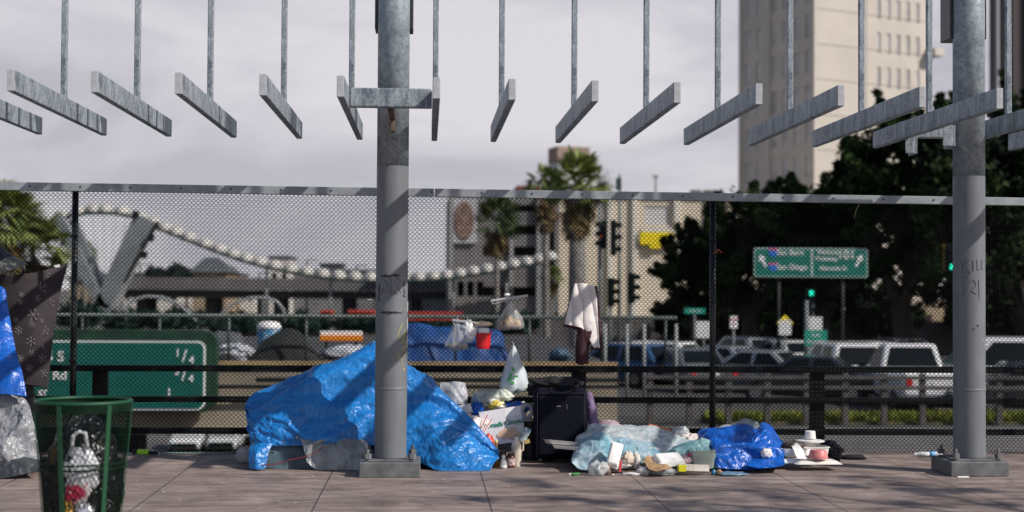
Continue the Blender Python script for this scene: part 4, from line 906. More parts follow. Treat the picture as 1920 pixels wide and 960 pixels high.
# blue tarp heap
bt = thing('small_blue_tarp', 'smaller heaped deep blue tarp at the right end of the plastic heap', 'tarp', (X(1390, 12.9), 12.9, 0))
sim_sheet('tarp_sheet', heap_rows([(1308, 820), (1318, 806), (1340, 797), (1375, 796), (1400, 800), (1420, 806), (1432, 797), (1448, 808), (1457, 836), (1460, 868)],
     [(1345, 878), (1350, 879), (1360, 880), (1378, 880), (1395, 881), (1410, 881), (1428, 880), (1446, 878), (1462, 874), (1470, 870)], 12.55, 13.1, 13.5, prof=1.1), 80, 46, TARP2, bt, .10, 3, .05, 3.5, bend=.06)
drape('tarp_corner', TARP2, [[(1395, 878, 12.45), (1430, 880, 12.4), (1468, 872, 12.42)], [(1405, 866, 12.6), (1436, 860, 12.55), (1472, 866, 12.5)], [(1410, 845, 12.8), (1440, 838, 12.8), (1462, 842, 12.8)]], 40, 40, .03, 5, 8, 103, parent=bt, zmin=.004)
drape('film_on_top', GREYP, [[(1345, 810, 13.0), (1385, 815, 13.0), (1425, 818, 13.0)], [(1352, 800, 13.1), (1390, 800, 13.1), (1424, 800, 13.1)], [(1372, 796, 13.2), (1400, 786, 13.2), (1422, 790, 13.2)]], 40, 30, .03, 5, 8, 104, parent=bt)
lump('white_paper', mat('paper_white', (.72, .70, .68), .8), P(1437, 858, 12.6), (.10, .06, .09), 39, .4, 4, 20, label='torn white paper resting on the small blue tarp', cat='paper')
# ground litter in front of the heap
def obox(name, label, cat, px, py, Y, dims, m, rz=0, rx=0, ry=0, bevel=.003, zmin=None):
    b = MB(); c = P(px, py, Y)
    b.box(c, dims, rz, rx, ry); o = b.build(name, m, label=label, cat=cat, bevel=bevel)
    if zmin is not None and o.location.z < zmin: o.location.z = zmin
    return o
foam_tray('tall white foam box standing on end among the litter', 1152, 854, 12.42, .11, .23, .06, -.15, R(66), R(14), FOAM, lid=True, name='foam_box')
foam_tray('white foam clamshell lid lying face up beside the paper bag', 1254, 865, 12.45, .27, .17, .05, .25, R(24), -.04, FOAM, lid=True, name='foam_box')
obox('drink_carton', 'yellow and white printed drink carton lying on its side', 'carton', 1300, 877, 12.36, (.27, .07, .055), mat('carton_white', (.70, .66, .58), .5, nscale=24, namt=.15), .03, 0, .03, .004, .003)
obox('drink_carton_end', 'bright yellow end cap block of the lying carton', 'carton', 1278, 877.5, 12.335, (.065, .074, .058), mat('bright_yellow', (.72, .68, .02), .45), .03, 0, .03, .003, .002)
fb = thing('food_container', 'milky clear food container with green scraps standing behind the yellow carton', 'food container', (X(1318, 12.6), 12.6, 0))
foam = foam_tray('x', 1316, 877, 12.6, .22, .15, .16, 0, 0, 0, mat('milky_clear', (.52, .58, .50), .3, nscale=5, namt=.15, alpha=.7), name='tub')
foam.parent = fb; foam.location = foam.location - fb.location; del foam['label']; del foam['category']
lump('scraps', mat('green_scraps', (.42, .45, .14), .8, nscale=20, col2=(.5, .40, .3)), Vector((X(1316, 12.6), 12.6, .03)), (.15, .1, .08), 42, .35, 4, 20, parent=fb)
drape('paper_bag', mat('brown_paper', (.36, .23, .12), .85, nscale=9, namt=.15, bump=.3), [[(1208, 866, 12.35), (1225, 884, 12.2), (1262, 884, 12.2)], [(1206, 862, 12.4), (1226, 870, 12.35), (1250, 874, 12.35)], [(1214, 854, 12.5), (1228, 858, 12.5), (1242, 868, 12.45)]], 40, 30, .03, 6, 9, 111, solid=.006, label='crumpled brown paper bag lying open in the litter', cat='paper bag', zmin=.004)
bottle('cup of popcorn like scraps at the front left of the litter', 1138, 880, 12.38, [(.030, 0), (.034, .004), (.038, .065), (.036, .066)], mat('brown_cup', (.18, .12, .09), .3), None, cat='cup', name='plastic_cup')
lump('scraps_heap', mat('cream_scraps', (.62, .50, .36), .85, nscale=40, namt=.3), Vector((X(1138, 12.38), 12.38, .058)), (.075, .07, .05), 43, .5, 6, 26, label='cream scraps heaped on the brown cup', cat='food scraps')
lit = [('white tissue wad right of the popcorn cup', 1166, 868, .16, .1, .09, DIRTW, 'tissue'), ('cream paper scrap behind the white tissue wad', 1178, 858, .14, .1, .11, mat('cream_scrap', (.62, .52, .44), .8, nscale=9, namt=.2), 'paper'),
       ('torn white napkin leaning left of the paper bag', 1193, 862, .08, .07, .15, DIRTW, 'napkin'), ('white crumpled napkin in front of the paper bag', 1206, 878, .12, .09, .08, WHITE, 'napkin'),
       ('flat white paper plate piece at the front of the litter', 1185, 882, .18, .07, .025, WHITE, 'paper'), ('clear grey film around the popcorn cup', 1122, 872, .18, .15, .13, CLEARP, 'plastic film'),
       ('pink striped wrapper behind the foam lid', 1284, 862, .14, .1, .09, mat('pink_wrap', (.62, .42, .42), .4, nscale=9, namt=.2), 'wrapper'), ('small magenta wrapper by the food container', 1293, 852, .05, .03, .025, mat('magenta', (.55, .08, .18), .4), 'wrapper'),
       ('purple flower scrap at the corner of the foam lid', 1236, 864, .05, .04, .05, mat('purple', (.12, .03, .18), .6), 'scrap'), ('grey film bunched under the foam lid', 1240, 876, .3, .12, .07, GREYP, 'plastic film'),
       ('red scrap in the middle of the litter', 1186, 855, .05, .03, .03, MATS['red_ink'], 'scrap'), ('brown bottle stub right of the food container', 1348, 874, .07, .06, .05, mat('brown_scrap', (.28, .17, .10), .6), 'scrap'),
       ('small blue bottle cap right of the food container', 1338, 876, .04, .04, .05, mat('blue_bottle_cap', (.02, .18, .32), .4), 'scrap'), ('sheet of clear blue film lying before the small tarp', 1370, 872, .26, .2, .03, mat('clear_blue', (.20, .34, .46), .25, alpha=.7), 'plastic film'),  # the small blue piece is a loose bottle cap
       ('green scrap at the left foot of the plastic heap', 1080, 874, .1, .06, .025, mat('green_scrap', (.05, .2, .06), .6), 'scrap'), ('white scrap on the paving left of the plastic heap', 1070, 876, .07, .04, .02, WHITE, 'scrap'),
       ('tiny cream crumb on the paving before the cup', 1149, 884, .03, .03, .012, DIRTW, 'crumb')]
for i, (lb, px, py, w_, d_, h_, m_, c_) in enumerate(lit):
    q = P(px, py, 12.35 if py > 868 else 12.48); q.z = max(0, q.z - h_ / 2) if py < 870 else 0
    lump({'tissue': 'tissue', 'paper': 'paper_scrap', 'napkin': 'napkin', 'cap': 'plastic_cap'}.get(c_, c_.replace(' ', '_')), m_, q, (w_, d_, h_), 50 + i, .4, 4.5, 24, rz=i * .7, label=lb, cat=c_)
obox('straw_pack', 'pink red straw packet upright at the front of the litter', 'packet', 1163, 874, 12.26, (.022, .012, .10), mat('pink_red', (.65, .08, .10), .4), 0, .1, .08, .002, .003)
# white dishes on the right
FY2 = 12.75
foam_tray('flat white foam lid under the pink bowl', 1530, 868, 12.72, .42, .24, .028, .02, 0, 0, mat('cream_foam', (.68, .66, .61), .7, nscale=12, namt=.08), lid=True)
foam_tray('flat white foam lid left under the open box', 1488, 866, 12.8, .26, .2, .035, -.03, 0, 0, FOAM, lid=True)
foam_tray('open white foam box with dark food on top of the left lid', 1487, 853, 12.85, .24, .18, .065, .03, 0, 0, FOAM)
lump('dark_food', mat('dark_food', (.06, .04, .03), .6, nscale=20, namt=.6), P(1487, 842, 12.85), (.2, .13, .08), 75, .4, 4, 26, label='dark food scraps in the open foam box', cat='food scraps')
drape('paper_towel', WHITE, [[(1494, 860, 12.66), (1512, 862, 12.66)], [(1488, 845, 12.7), (1508, 848, 12.72)], [(1484, 836, 12.8), (1494, 830, 12.8)]], 20, 24, .012, 8, 12, 121, solid=.004, label='white paper towel hanging over the open foam box', cat='paper towel')
b = MB(); q = P(1534, 859, 12.68); b.lathe(q, [(.088, 0), (.09, .004), (.082, .03), (.072, .068), (.068, .074), (.05, .075)], 36); smooth_by_angle(b.build('pink_bowl', mat('pink_plastic', (.60, .20, .20), .45, nscale=10, namt=.1), label='upturned pink plastic bowl on the foam lid', cat='bowl'), 50)
foam_tray('deep white foam bowl behind the pink one', 1524, 855, 12.95, .26, .2, .09, .1, 0, 0, FOAM, name='foam_bowl')
b = MB(); q = P(1519, 840, 13.0); b.lathe(q, [(.05, 0), (.06, .004), (.10, .055), (.13, .062), (.13, .072), (.10, .078), (.05, .08)], 36); smooth_by_angle(b.build('white_dish', mat('enamel_white', (.74, .73, .70), .35), label='wide white dish balanced on the deep foam bowl', cat='dish'), 50)
b = MB(); q = P(1519, 822.5, 13.0); b.lathe(q, [(.05, 0), (.052, .004), (.047, .055), (.046, .07), (.036, .072)], 30); smooth_by_angle(b.build('white_cup', FOAM, label='small white cup upside down on top of the wide dish', cat='cup'), 50)
drape('white_napkin', WHITE, [[(1500, 850, 12.8), (1522, 856, 12.78), (1536, 852, 12.8)], [(1504, 838, 12.9), (1520, 842, 12.88), (1534, 846, 12.9)]], 24, 14, .02, 8, 12, 122, solid=.004, label='white napkin slumped in the deep foam bowl', cat='napkin')
lump('black_trash_bag', BLACKBAG, Vector((X(1555, 13.2), 13.2, 0)), (.22, .2, .22), 81, .35, 4, 40, label='small shiny black trash bag beside the white dishes', cat='trash bag')
lump('black_clothing', MATS['black_cloth'], Vector((X(1600, 13.5), 13.5, 0)), (.24, .12, .05), 82, .3, 3, 26, label='flat black cloth on the paving right of the trash bag', cat='clothing')
lump('white_scrap', WHITE, G(1575, 859), (.05, .04, .04), 83, .4, 4, 16, label='white scrap at the foot of the black trash bag', cat='scrap')
wb = thing('crushed_bottle', 'crushed clear water bottle with blue label lying near the right pole', 'bottle', G(1742, 857))
q = G(1742, 857) + Vector((0, 0, .028)); b = MB(); b.tube([q + Vector((x_, .01 * math.sin(x_ * 40), 0)) for x_ in (-.13, -.125, -.10, -.06, -.02, .02, .06, .10, .125)], [.012, .014, .02, .026, .022, .027, .023, .026, .02], 14); b.build('body', mat('crushed_pet', (.62, .66, .68), .2, nscale=10, namt=.2, bump=.6), wb, smooth=True)
b = MB(); b.tube([q + Vector((x_, 0, 0)) for x_ in (.0, .055)], [.0275, .0275], 14); b.build('label', mat('label_blue', (.12, .36, .62), .4), wb, smooth=True)
b = MB(); b.tube([q + Vector((-.145, 0, 0)), q + Vector((-.13, 0, 0))], .013, 10); b.build('cap', WHITE, wb)
b = MB(); q = G(1806, 897) + Vector((0, 0, .01)); b.tube([q - Vector((.05, 0, 0)), q + Vector((.05, .004, 0))], .009, 10); b.build('white_stub', WHITE, label='thin white tube lying at the foot of the right pole', cat='tube')
# left of the tarp: lime object and white rod
t = thing('lime_tool', 'lime green and black plastic tool on the ground by the fence', 'tool', G(268, 854)); q = G(268, 853)
b = MB(); b.box(q + Vector((0, 0, .03)), (.11, .06, .05)); b.build('body', mat('lime', (.30, .62, .03), .4), t, bevel=.012); b = MB(); b.box(q + Vector((.08, 0, .02)), (.12, .04, .03)); b.build('grip', DARKST, t, bevel=.006); b = MB(); b.box(q + Vector((-.075, 0, .03)), (.05, .05, .04)); b.build('end_cap', DARKST, t, bevel=.006)
b = MB(); b.tube([G(300, 852) + Vector((0, 0, .012)), G(450, 851) + Vector((0, 0, .012))], .010, 8); b.build('white_rod', mat('rod_white', (.42, .55, .50), .4), label='long pale green white rod on the ground along the fence', cat='rod', smooth=True)
lump('film_scrap', CLEARP, Vector((X(462, 13.3), 13.3, 0)), (.16, .12, .16), 85, .3, 4, 24, label='clear film bunched at the left end of the big tarp', cat='plastic film')
# scattered crumbs on the paving
rr = random.Random(12)
for i in range(26):
    px, py = rr.uniform(240, 1900), rr.uniform(868, 955)
    if 440 < px < 1480 and py < 892: continue
    lump('litter_crumb', DIRTW if i % 3 else mat('leaf_brown', (.12, .08, .05), .8), G(px, py), (rr.uniform(.008, .025), rr.uniform(.008, .02), .004), i, .4, 4, 10, rz=i,
         label='tiny pale crumb of litter scattered on the paving' if i % 3 else 'tiny brown leaf scrap scattered on the paving', cat='litter', group='crumbs scattered on the paving' if i % 3 else 'leaf scraps scattered on the paving')
# =================================================================== BACKGROUND
def wall(b, O, u, W_, H, ops, t=.3, deep=None):
    """wall with real openings. O origin, u unit dir along the wall, outward normal = u rotated -90deg; ops (u0,u1,z0,z1).
    returns list of recessed rectangles for panes"""
    u = Vector(u).normalized(); n = Vector((u.y, -u.x, 0))
    us = sorted({0, W_} | {o[0] for o in ops} | {o[1] for o in ops}); zs = sorted({0, H} | {o[2] for o in ops} | {o[3] for o in ops})
    def pt(a, z, d=0): return Vector(O) + u * a - n * d + Vector((0, 0, z))
    for i in range(len(us) - 1):
        for j in range(len(zs) - 1):
            a0, a1, z0, z1 = us[i], us[i + 1], zs[j], zs[j + 1]; am, zm = (a0 + a1) / 2, (z0 + z1) / 2
            if any(o[0] < am < o[1] and o[2] < zm < o[3] for o in ops): continue
            b.add([pt(a0, z0), pt(a1, z0), pt(a1, z1), pt(a0, z1)], [(0, 1, 2, 3)])
    for (a0, a1, z0, z1) in ops:
        f = [pt(a0, z0), pt(a1, z0), pt(a1, z1), pt(a0, z1)]; k = [pt(a0, z0, t), pt(a1, z0, t), pt(a1, z1, t), pt(a0, z1, t)]
        b.add(f + k, [(0, 4, 5, 1), (1, 5, 6, 2), (2, 6, 7, 3), (3, 7, 4, 0)])
    return [[pt(a0, z0, t * .9), pt(a1, z0, t * .9), pt(a1, z1, t * .9), pt(a0, z1, t * .9)] for (a0, a1, z0, z1) in ops]
def block(t, O, u, W_, D, H, m, front=[], side=[], pane=None, t_=.3, panename='window', lim=100, fside=None):
    """box building: front wall along u (normal to the viewer), side walls, back and roof; windows are parts"""
    u = Vector(u).normalized(); n = Vector((u.y, -u.x, 0)); O = Vector(O); b = MB(); panes = []
    panes += wall(b, O, u, W_, H, front, t_)
    panes += wall(b, O - n * D, n, D, H, fside or [], t_)              # left side
    panes += wall(b, O + u * W_, -n, D, H, side, t_)                  # right side
    panes += wall(b, O + u * W_ - n * D, -u, W_, H, [], t_)
    z = Vector((0, 0, H)); b.add([O + z, O + u * W_ + z, O + u * W_ - n * D + z, O - n * D + z], [(0, 1, 2, 3)])
    w_ = b.build('wall', m, t, fixn=False)
    for p in panes[:lim]:
        q = MB(); q.add(p, [(0, 1, 2, 3)]); q.build(panename, pane or GLASSD, t, fixn=False)
    return w_
ZS = -1.72                                            # low street level
ZF = -1.5                                             # far plateau level

# tall pale tower on the right
TB = mat('tower_beige', (.50, .46, .405), .85, nscale=.35, namt=.05); WLIGHT = mat('pale_window', (.40, .39, .38), .3, nscale=.5, namt=.2)
yT = 140; C0 = P(1530, 545, yT); al = R(24); ur = Vector((math.cos(al), math.sin(al), 0)); ul = Vector((-math.sin(al), math.cos(al), 0))
tw = thing('office_tower', 'tall pale stone tower with deep window slots rising behind the dark trees', 'building', (C0.x, C0.y, ZF))
O = Vector((C0.x, C0.y, ZF)); HT = 46
ops = []
zpx = lambda py, Y=yT: Z(py, Y) - ZF
for r in range(5, 13):
    zc = zpx(215) + (r - 5) * 3.55 + .2
    for k in range(5): a = 7.9 + k * 1.32; ops.append((a, a + .52, zc, zc + 2.1))
ops_l = []
for r in range(3, 13):
    zc = 4 + r * 3.55
    for k in range(6):
        a = .7 + k * 1.85 + (.7 if k > 3 else 0)
        ops_l.append((a, a + 1.0, zc, zc + 2.3))
w_ = block(tw, O, ur, 15.4, 12.6, HT, TB, front=ops, fside=[(12.6 - o[1], 12.6 - o[0], o[2], o[3]) for o in ops_l][:60], pane=WLIGHT, t_=.13)
# storey joints and pilasters, proud of the wall
nr_ = Vector((ur.y, -ur.x, 0)); nl_ = -ur
b = MB()
for r in range(0, 13):
    z = ZF + 3.2 + r * 3.55
    b.prism([O + Vector((0, 0, z - ZF)) + nr_ * .03 + ur * .1, O + ur * 15.3 + nr_ * .03 + Vector((0, 0, z - ZF)), O + ur * 15.3 + nr_ * .03 + Vector((0, 0, z - ZF + .09)), O + ur * .1 + nr_ * .03 + Vector((0, 0, z - ZF + .09))], -nr_ * .02)
b.build('string_course', mat('tower_joint', (.36, .32, .28), .9), tw)
b = MB()
for a in (0.0, 7.3, 12.1):
    b.prism([O + ul * a, O + ul * (a + .5), O + ul * (a + .5) + Vector((0, 0, HT)), O + ul * a + Vector((0, 0, HT))], nl_ * .25)
b.build('pilaster', TB, tw)
b = MB(); b.prism([O + ur * 6.4, O + ur * 6.55, O + ur * 6.55 + Vector((0, 0, HT)), O + ur * 6.4 + Vector((0, 0, HT))], nr_ * .04); b.build('vertical_joint', MATS['tower_joint'], tw)
# projecting balcony band on its right end
b = MB(); b.box(O + ur * 15.2 + nr_ * .6 + Vector((0, 0, zpx(68) )), (1.3, 1.6, .8), rz=al); b.build('ledge', TB, tw)

# dark tower at the right edge
O2 = Vector((X(1888, 96), 96, ZF)); dt = thing('dark_tower', 'dark brown ribbed tower at the right edge of the view', 'building', O2)
DB = mat('dark_brown_wall', (.022, .018, .018), .6, nscale=.6, namt=.3)
block(dt, O2, (1, 0, 0), 16, 3, 25, DB)
for k in range(10):
    b = MB(); b.box((O2.x + .5 + k * 1.15, 95.85, ZF + 12.5), (.34, .3, 24.98)); b.build('rib', mat('rib_brown', (.045, .035, .033), .6), dt)
b = MB(); b.tube([(X(1871, 95), 95, ZF), (X(1871, 95), 95, 23)], .13, 8); b.build('down_pipe', mat('pipe_white', (.35, .35, .37), .5), dt)

# mid beige building with yellow sign
yB = 125; xl, xr = X(1046, yB), X(1420, yB); O3 = Vector((xl, yB, ZF))
bb = thing('beige_building', 'flat beige office block with pilasters and a yellow sign, centre right', 'building', O3)
H3 = Z(368, yB) - ZF
BW = mat('warm_beige_wall', (.66, .58, .46), .85, nscale=.2, namt=.05)
ops = []
for k in range(7):
    a = 9.9 + k * .0
block(bb, O3, (1, 0, 0), xr - xl, 16, H3, BW, front=[(X(1208, yB) - xl, X(1254, yB) - xl, Z(418, yB) - ZF, Z(384, yB) - ZF)], pane=mat('white_panel', (.60, .60, .60), .5), t_=.12)
for px in (1144, 1190, 1268, 1330):
    b = MB(); b.box((X(px, yB), yB - .15, ZF + H3 / 2), (.5, .3, H3 - .02)); b.build('pilaster', mat('pale_pilaster', (.72, .68, .60), .8), bb)
b = MB(); b.box((X(1232, yB), yB - .12, Z(430, yB)), (2.9, .22, .5)); b.build('lintel', MATS['white_panel'], bb)
b = MB(); b.box(((xl + xr) / 2, yB + .2, ZF + H3 + .1), (xr - xl + .3, .8, .4)); b.build('parapet', MATS['pale_pilaster'], bb)
for px in (1320, 1345, 1362):
    b = MB(); b.box((X(px, yB), yB + 4, ZF + H3 + .7), (.9, 1, .6)); b.build('roof_vent', GCONC, bb)
ys = thing('yellow_sign', 'bright yellow rectangular sign with small tab hung on the beige block', 'sign', P(1231, 464, yB - .5))
YS = mat('sign_yellow', (.85, .68, .01), .45, nscale=2, namt=.05)
b = MB(); b.box(P(1231, 447, yB - .5), (2.95, .18, 1.15)); b.build('board', YS, ys, bevel=.04)
b = MB(); b.box(P(1228, 463, yB - .5), (.95, .16, .34)); b.build('tab', YS, ys, bevel=.04)
b = MB(); b.box(P(1231, 460, yB - .44), (3.0, .1, .1)); b.build('frame', DARKST, ys)

# parking structure with medallion
yP = 118; xl, xr = X(840, yP), X(1048, yP); O4 = Vector((xl, yP, ZF)); H4 = Z(368, yP) - ZF
pk = thing('parking_structure', 'grey concrete parking structure with dark open decks and a round medallion', 'building', O4)
ops = []
def rp(x0, x1, y0, y1): ops.append((X(x0, yP) - xl, X(x1, yP) - xl, Z(y1, yP) - ZF, Z(y0, yP) - ZF))
for (y0, y1) in ((384, 397), (422, 440), (462, 480), (538, 556)):
    rp(950, 1006, y0, y1)
    if y0 > 440: rp(905, 944, y0, y1)
for x0 in (858, 876, 894): rp(x0, x0 + 12, 528, 556)
rp(1016, 1040, 384, 556)
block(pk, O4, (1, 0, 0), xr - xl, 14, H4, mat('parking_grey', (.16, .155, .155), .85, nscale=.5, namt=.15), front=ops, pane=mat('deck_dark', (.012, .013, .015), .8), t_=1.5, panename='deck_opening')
for px in (958, 1009, 845): b = MB(); b.box((X(px, yP), yP - .25, ZF + H4 / 2), (.35, .5, H4 - .02)); b.build('column', mat('column_pale', (.27, .27, .28), .8), pk)
b = MB(); b.box(((X(848, yP) + X(893, yP)) / 2, yP - .2, Z(415, yP)), (X(893, yP) - X(848, yP), .3, 3.7)); o = b.build('medallion_panel', mat('panel_pale', (.40, .41, .43), .8, nscale=.8, namt=.1), pk)
b = MB(); b.lathe((X(869, yP), yP - .36, Z(415, yP)), [(.78, 0), (.82, .04), (.80, .08), (.66, .09), (.64, .05), (.2, .06), (.14, .1)], 32, M=Matrix.Rotation(R(90), 3, 'X') @ Matrix.Diagonal((1, 2.0, 1))); b.build('medallion', mat('medallion_brown', (.20, .13, .11), .8, nscale=3, namt=.5), pk)
# red brick low roof and distant tower between palms
O5 = Vector((X(968, 150), 150, ZF)); t = thing('brick_building', 'low dark red brick building behind the twin palms', 'building', O5)
block(t, O5, (1, 0, 0), X(1046, 150) - X(968, 150), 8, Z(348, 150) - ZF, mat('red_brick', (.16, .05, .04), .85, nscale=1, namt=.2))
y6 = 260; O6 = Vector((X(1045, y6), y6, ZF)); t = thing('far_tower', 'distant square tower with brown top storey behind the palm crown', 'building', O6)
block(t, O6, (.97, .25, 0), 6.1, 5, Z(302, y6) - ZF, mat('far_white', (.48, .48, .48), .8)); 
for nm, h0, h1, mm, e in (('top_storey', 273, 302, mat('far_brown', (.26, .19, .16), .85, nscale=.3, namt=.1), .12),):
    b = MB(); uu = Vector((.968, .25, 0)); nn = Vector((.25, -.968, 0)); o_ = O6 - uu * e + nn * e
    q = [o_, o_ + uu * (6.1 + 2 * e), o_ + uu * (6.1 + 2 * e) - nn * (5 + 2 * e), o_ - nn * (5 + 2 * e)]; z0 = Z(h1, y6) - ZF; z1 = Z(h0, y6) - ZF
    b.prism([p + Vector((0, 0, z0 + .003)) for p in q], (0, 0, z1 - z0)); b.build(nm, mm, t)
# distant mast and cypress
b = MB(); q = P(1229, 372, 220); b.tube([(q.x, 220, ZF), (q.x, 220, Z(326, 220))], .12, 6); b.box((q.x, 220, Z(328, 220)), (.9, .2, .3)); b.build('antenna_mast', GCONC, label='thin distant mast above the roof line centre right', cat='mast')

# long viaduct and low city clutter
yV = 135; t = thing('viaduct', 'long grey concrete viaduct crossing at mid height behind the far bridge', 'viaduct', (X(600, yV), yV, ZF))
xa, xb = X(215, yV), X(1145, yV)
def slab(py0, py1, ya, yb, nm, m_):
    b = MB(); 
    b.add([(xa, ya, Z(py1 + 2, yV)), (xb, ya, Z(py1 + 2, yV)), (xb, yb, Z(py1 + 2, yV)), (xa, yb, Z(py1 + 2, yV)), (xa, ya, Z(py0, yV)), (xb, ya, Z(py0 + 2, yV)), (xb, yb, Z(py0 + 2, yV)), (xa, yb, Z(py0, yV))], [(3, 2, 1, 0), (4, 5, 6, 7), (0, 1, 5, 4), (1, 2, 6, 5), (2, 3, 7, 6), (3, 0, 4, 7)])
    return b.build(nm, m_, t)
slab(524, 545, yV - .2, yV + .2, 'parapet', mat('viaduct_grey', (.13, .125, .13), .9, nscale=.3, namt=.2)); slab(547, 560, yV + .3, yV + 9, 'deck', mat('viaduct_dark', (.05, .05, .052), .9))
for k, px in enumerate(range(260, 1140, 130)):
    b = MB(); b.box((X(px, yV), yV + 4, (ZF + Z(560, yV)) / 2), (1., 5, abs(ZF - Z(560, yV)) + .3)); b.build('column', MATS['viaduct_dark'], t)
rb = random.Random(5)
CM = [mat('wall_tan', (.30, .23, .16), .85, nscale=.5, namt=.2), mat('wall_grey', (.16, .16, .17), .85, nscale=.5, namt=.2), mat('wall_white', (.55, .53, .50), .8, nscale=.5, namt=.1), mat('wall_slate', (.08, .09, .10), .85, nscale=.5, namt=.2)]
def lowb(px0, px1, py, Y, m_, label, win=4, roof='flat'):
    O = Vector((X(px0, Y), Y, ZF)); W_ = X(px1, Y) - X(px0, Y); H = Z(py, Y) - ZF; t = thing('low_building', label, 'building', O)
    ops = [(W_ * (k + .25) / win, W_ * (k + .7) / win, H * .45, H * .75) for k in range(win)] if win else []
    block(t, O, (1, 0, 0), W_, 8, H, m_, front=ops, t_=.15)
    if roof == 'hip':
        b = MB(); o_ = O + Vector((-.4, -.4, H + .004)); b.add([o_, o_ + Vector((W_ + .8, 0, 0)), o_ + Vector((W_ + .8, 8.8, 0)), o_ + Vector((0, 8.8, 0)), o_ + Vector((W_ * .3, 4, 1.6)), o_ + Vector((W_ * .7, 4, 1.6))], [(0, 1, 5, 4), (1, 2, 5), (2, 3, 4, 5), (3, 0, 4), (3, 2, 1, 0)]); b.build('roof', CM[3], t)
    else:
        b = MB(); b.box(O + Vector((W_ / 2, 4, H + .15)), (W_ + .3, 8.3, .3)); b.build('roof', CM[3], t)
lowb(362, 425, 514, 150, CM[0], 'low tan building left of the white block behind the viaduct', 4, 'hip')
lowb(505, 542, 488, 160, CM[2], 'small bright white building under the curving canopy line', 2)
lowb(450, 476, 532, 158, CM[2], 'tiny white house left of the small bright white building', 2)
lowb(548, 700, 512, 165, CM[1], 'long grey shed right of the small bright white building', 9)
lowb(760, 838, 522, 165, CM[1], 'grey shed between central pole and parking structure', 6)
lowb(232, 330, 536, 170, CM[2], 'low pale building with dark windows right of the slanted pylon', 7)
lowb(130, 180, 530, 150, CM[0], 'low tan house left of the slanted pylon base', 3, 'hip')
lowb(-60, 70, 560, 150, CM[1], 'grey low building behind the left shelter', 4)

lowb(430, 448, 520, 172, CM[0], 'narrow tan block left of the tiny white house', 1)
lowb(600, 640, 500, 185, CM[3], 'slate block rising over the long grey shed', 3)
lowb(250, 300, 520, 180, CM[1], 'small grey block right behind the slanted pylon', 3)
lowb(336, 366, 522, 176, CM[2], 'pale little block left of the hipped tan building', 2)
for i, (px, h) in enumerate(((262, 500), (398, 505), (486, 515), (575, 490), (668, 500), (790, 515))):
    b = MB(); b.tube([(X(px, 140), 140, ZF), (X(px, 140), 140, Z(h, 140))], .09, 6); b.box((X(px, 140) + .5, 140, Z(h, 140)), (1.1, .15, .1)); b.build('distant_lamp', GCONC, label=f'{ORD[i]} thin distant street lamp from the left over the viaduct', cat='street lamp', group='distant street lamps')
# pylon with slanted legs and the domed canopy walkway
yY = 112; STL = mat('pylon_steel', (.22, .24, .25), .5, .3, nscale=.8, namt=.2)
py_ = thing('slanted_pylon', 'big grey steel pylon with V shaped slanted legs on the left', 'pylon', (X(190, yY), yY, ZF))
def leg(x0, y0, x1, y1, w0, w1, dy, nm='leg', m_=STL):
    a, c = P(x0, y0, yY + dy), P(x1, y1, yY + dy * .3); b = MB(); d = (c - a).normalized(); s_ = Vector((d.z, 0, -d.x)); y_ = Vector((0, 1, 0))
    b.add([a + s_ * w0 - y_ * .3, a - s_ * w0 - y_ * .3, a - s_ * w0 + y_ * .3, a + s_ * w0 + y_ * .3, c + s_ * w1 - y_ * .3, c - s_ * w1 - y_ * .3, c - s_ * w1 + y_ * .3, c + s_ * w1 + y_ * .3],
          [(3, 2, 1, 0), (4, 5, 6, 7), (0, 1, 5, 4), (1, 2, 6, 5), (2, 3, 7, 6), (3, 0, 4, 7)]); return b.build(nm, m_, py_, bevel=.05)
leg(105, 405, 192, 575, .55, .4, 0); leg(136, 412, 205, 565, .32, .3, 3); leg(272, 408, 190, 575, .8, .6, 0); leg(296, 412, 262, 470, .2, .2, 3); leg(262, 470, 215, 575, .35, .3, 3)
leg(185, 570, 188, 650, 1.1, 1.2, 0, 'stem')
leg(296, 416, 232, 530, .12, .10, 1.5, 'stay_plate', DARKST)
for (x_, y_) in ((254, 402), (283, 446), (270, 478)):
    b = MB(); b.box(P(x_, y_, yY - .5), (.45, .4, .55), ry=.3); b.build('spotlight', DARKST, py_)
cn = [(-40, 470), (20, 448), (75, 425), (130, 404), (165, 398), (210, 398), (250, 405), (300, 428), (340, 444), (400, 468), (450, 486), (500, 500), (560, 512), (620, 521), (680, 525), (740, 526), (800, 524), (850, 520), (900, 512), (950, 503), (1000, 494), (1042, 484)]
yC = 115; cw = thing('canopy_walkway', 'curving walkway roofed by a long chain of white domes from pylon to parking structure', 'canopy', (X(500, yC), yC, ZF))
dense = []
for (a, c) in zip(cn[:-1], cn[1:]):
    n_ = max(1, round(math.dist(a, c) / 27.5))
    for k in range(n_): dense.append((a[0] + (c[0] - a[0]) * k / n_, a[1] + (c[1] - a[1]) * k / n_))
dense.append(cn[-1]); GREEN_D = mat('dark_green_steel', (.02, .05, .045), .6)
b = MB(); b.tube([P(x_, y_ + 2, yC - .8) for x_, y_ in dense], .13, 6); b.build('edge_beam', GREEN_D, cw, smooth=True)
b = MB(); b.tube([P(x_, y_ + 2, yC + .8) for x_, y_ in dense], .13, 6); b.build('edge_beam', GREEN_D, cw, smooth=True)
DOME = mat('dome_white', (.46, .45, .42), .5, nscale=1, namt=.06)
